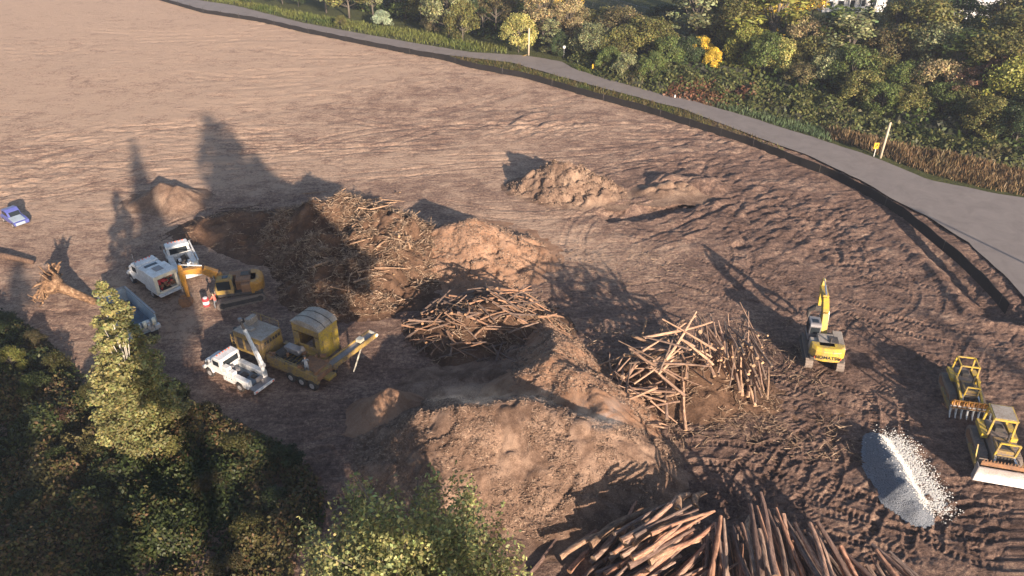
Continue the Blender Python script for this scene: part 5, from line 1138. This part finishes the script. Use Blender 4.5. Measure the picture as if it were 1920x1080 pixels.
def post(px, py, h, r_, label, mat, lean=(0, 0)):
    a = P(px, py); o = MB().tube([(0, 0, -.2), (lean[0], lean[1], h)], [r_, r_*.85], 10).build('wooden_post', mat, None, smooth=True); o.location = a; tag(o, label, 'post'); return o
post(1650, 297, 5.0, .16, 'bare pale wooden pole on the verge beside a yellow sign, right', M['post'], (.15, 0))
post(991, 104, 5.0, .17, 'bare pale wooden pole on the verge at the road bend', M['post'], (.05, 0))
o = MB().beam((0, 0, .15), (1.1, .8, .35), .22, .08).build('fallen_board', M['yellow_old'], None); o.location = P(977, 108); tag(o, 'yellow board leaning on the verge at the foot of the wooden pole', 'board')
def sign(px, py, h, w, label, face, nm='road_sign', glyph=True):
    t = empty(nm, P(px, py)); tag(t, label, 'sign'); MB().box((0, 0, h/2), (.07, .07, h)).build('post', M['white'], t)
    MB().box((0, -.05, h-w/2), (w*.8, .03, w)).build('panel', face, t)
    if glyph: b = MB(); b.beam((-w*.2, -.075, h-w*.75), (w*.1, -.075, h-w*.35), .09, .02, up=(0, 1, 0)); b.beam((w*.1, -.075, h-w*.2), (w*.12, -.075, h-w*.5), .09, .02, up=(0, 1, 0)); b.build('arrow', M['ink'], t)
sign(1638, 294, 2.0, .85, 'yellow warning sign with a black mark beside the right hand pole', M['sign'])
sign(1113, 137, 1.6, .8, 'yellow warning sign in the weeds before the bramble bank', M['sign'])
t = empty('mail_post', P(1057, 108)); tag(t, 'white topped short post near the bend of the road', 'post'); MB().cyl((0, 0, 0), (0, 0, 1.7), .07, 8).build('pole', M['grey'], t); MB().tube([(0, 0, 1.6), (0, 0, 1.75), (0, 0, 2.1), (0, 0, 2.2)], [.1, .28, .28, .1], 12).build('cap', M['white'], t, smooth=True); t.name = 'marker_post'
o = MB().tube([(0, 0, 0), (0, 0, .55), (0, 0, .65)], [.14, .11, .05], 10).build('marker_stub', M['white'], None); o.location = P(1265, 185); tag(o, 'small white and orange stub at the edge of the road', 'marker')
t = empty('wire_fence', P(1159, 19)); o3 = P(1159, 19); tag(t, 'grey chain link fence at the top of the picture behind the bushes', 'fence')
WF = [(1000, 3), (1015, 6), (1040, 8), (1065, 11), (1095, 13), (1112, 15), (1128, 17), (1143, 18), (1159, 20), (1176, 25), (1193, 30), (1210, 34), (1230, 38), (1250, 42), (1268, 46), (1285, 49)]
for x, y in WF: q = P(x, y)-o3; MB().cyl(q, q+Vector((0, 0, 2.2)), .06, 6).build('fence_post', M['chrome'], t)
b = MB(); lk = MB()
for (x0, y0), (x1, y1) in zip(WF[:-1], WF[1:]):
    q, w_ = P(x0, y0)-o3, P(x1, y1)-o3; b.cyl(q+Vector((0, 0, 2.2)), w_+Vector((0, 0, 2.2)), .05, 6); b.cyl(q+Vector((0, 0, .1)), w_+Vector((0, 0, .1)), .02, 4)
    n_ = 8
    for k in range(n_):
        f0, f1 = k/n_, (k+2)/n_
        for z0, z1 in ((.1, 2.2), (2.2, .1)): lk.beam(q.lerp(w_, f0)+Vector((0, 0, z0)), q.lerp(w_, min(f1, 1))+Vector((0, 0, z1)), .012)
b.build('rail', M['grey'], t); lk.build('wire_mesh', M['grey'], t)
def house(p, rz, L, D, H, label):
    t = empty('apartment_building', p, rz); tag(t, label, 'building')
    MB().box((0, 0, H/2), (L, D, H)).build('walls', M['siding'], t)
    MB().prism([(-L/2-.5, H), (L/2+.5, H), (L/2+.3, H+.35), (-L/2-.3, H+.35)], -D/2-.6, D/2+.6).build('roof', M['roof'], t)
    for fl in range(int(H/2.9)):
        z = fl*2.9+1.5
        for k in range(int(L/2.6)):
            x = -L/2+1.4+2.6*k; w = MB().box((x, -D/2-.04, z+.2), (1.4, .08, 1.3)).build('window', M['glass'], t)
            f = MB(); f.box((x, -D/2-.06, z+.9), (1.6, .1, .12)); f.box((x, -D/2-.06, z-.5), (1.6, .1, .12)); f.box((x-.76, -D/2-.06, z+.2), (.1, .1, 1.3)); f.box((x+.76, -D/2-.06, z+.2), (.1, .1, 1.3)); f.build('window_frame', M['white'], w)
        bl = MB(); bl.box((L*.12, -D/2-.85, z-1.35), (L*.55, 1.6, .16)); bc = bl.build('balcony', M['siding'], t); rl = MB(); rl.box((L*.12, -D/2-1.6, z-.3), (L*.55, .06, .07))
        for k in range(12): rl.box((L*.12-L*.26+k*L*.52/11, -D/2-1.6, z-.8), (.04, .04, 1.0))
        rl.build('railing', M['white'], bc)
    for k in range(4): MB().box((-L*.15+k*L*.18, -D/2-1.55, H/2), (.18, .18, H)).build('balcony_post', M['white'], t)
q = P(1600, 24); house((q.x, q.y+6, 0), R(8), 15, 9, 8.7, 'white apartment block with balconies, left of the two at the top right')
q = P(1825, 36); house((q.x, q.y+6, 0), R(-4), 14, 9, 8.7, 'white apartment block mostly hidden by trees, right of the two at the top right')
# utility pole outside the frame whose shadow lies on the road
q = P(1690, 385); L_ = 12/math.tan(SUN_EL); t = empty('utility_pole', (q.x+math.sin(SUN_AZ)*L_, q.y-math.cos(SUN_AZ)*L_, 0)); tag(t, 'wooden utility pole outside the picture, casting the thin line across the road', 'pole')
MB().tube([(0, 0, 0), (0, 0, 12)], [.19, .14], 10).build('pole', M['post'], t, smooth=True); MB().box((0, 0, 11.6), (1.6, .1, .12)).build('crossarm', M['post'], t)

# ------------------------------------------------------------------ steam from the chip mound
def steam(px, py, z, size, dens, label, seed):
    m = bpy.data.materials.new('steam'); m.use_nodes = True; t = m.node_tree; t.nodes.clear(); out = N(t, 'ShaderNodeOutputMaterial'); v = N(t, 'ShaderNodeVolumePrincipled')
    v.inputs['Color'].default_value = (.9, .9, .93, 1); tc = N(t, 'ShaderNodeTexCoord'); n = N(t, 'ShaderNodeTexNoise'); n.inputs['Scale'].default_value = 1.7; n.inputs['Detail'].default_value = 4; n.inputs['Distortion'].default_value = .8
    mp = N(t, 'ShaderNodeMapping'); mp.inputs['Location'].default_value = (seed*3.1, seed, 0); t.links.new(tc.outputs['Object'], mp.inputs[0]); t.links.new(mp.outputs[0], n.inputs[0])
    g = N(t, 'ShaderNodeVectorMath', operation='LENGTH'); t.links.new(tc.outputs['Object'], g.inputs[0])
    fall = N(t, 'ShaderNodeMapRange'); fall.inputs[1].default_value = .95; fall.inputs[2].default_value = .15; t.links.new(g.outputs['Value'], fall.inputs[0])
    r_ = N(t, 'ShaderNodeMapRange'); r_.inputs[1].default_value = .46; r_.inputs[2].default_value = .72; t.links.new(n.outputs[0], r_.inputs[0])
    mm = N(t, 'ShaderNodeMath', operation='MULTIPLY'); t.links.new(fall.outputs[0], mm.inputs[0]); t.links.new(r_.outputs[0], mm.inputs[1])
    m2 = N(t, 'ShaderNodeMath', operation='MULTIPLY'); t.links.new(mm.outputs[0], m2.inputs[0]); m2.inputs[1].default_value = dens; t.links.new(m2.outputs[0], v.inputs['Density']); t.links.new(v.outputs[0], out.inputs['Volume'])
    bm = bmesh.new(); bmesh.ops.create_icosphere(bm, subdivisions=3, radius=1); me = bpy.data.meshes.new('steam'); bm.to_mesh(me); bm.free(); me.materials.append(m)
    o = obj('steam', me); o.location = P(px, py, z); o.scale = size; tag(o, label, kind='stuff')
steam(1120, 775, 5.2, (3.0, 1.6, 1.5), .45, 'steam drifting off the right side of the big chip mound', 1)
steam(880, 750, 5.2, (3.6, 1.4, 1.4), .32, 'thin steam over the left crest of the big chip mound', 2)
steam(1010, 745, 5.3, (2.4, 1.2, 1.0), .3, 'thin steam over the middle of the big chip mound', 3)
SC.cycles.volume_step_rate = 3; SC.cycles.volume_max_steps = 64

# ------------------------------------------------------------------ air
def haze(dens):
    m = bpy.data.materials.new('haze'); m.use_nodes = True; t = m.node_tree; t.nodes.clear(); out = N(t, 'ShaderNodeOutputMaterial'); v = N(t, 'ShaderNodeVolumePrincipled')
    v.inputs['Color'].default_value = (.78, .82, 1.0, 1); v.inputs['Density'].default_value = dens; v.inputs['Anisotropy'].default_value = .2; t.links.new(v.outputs[0], out.inputs['Volume'])
    o = MB().box((0, 900, 24), (6400, 5600, 62)).build('haze', m); tag(o, 'thin evening haze over the site', kind='stuff'); return o
haze(.00034)

for nm in [o.name for o in COL.objects if o.parent is None and o.type == 'EMPTY' and 'label' not in o]:
    o = bpy.data.objects[nm]
    for c in list(o.children): bpy.data.objects.remove(c)
    bpy.data.objects.remove(bpy.data.objects[nm])
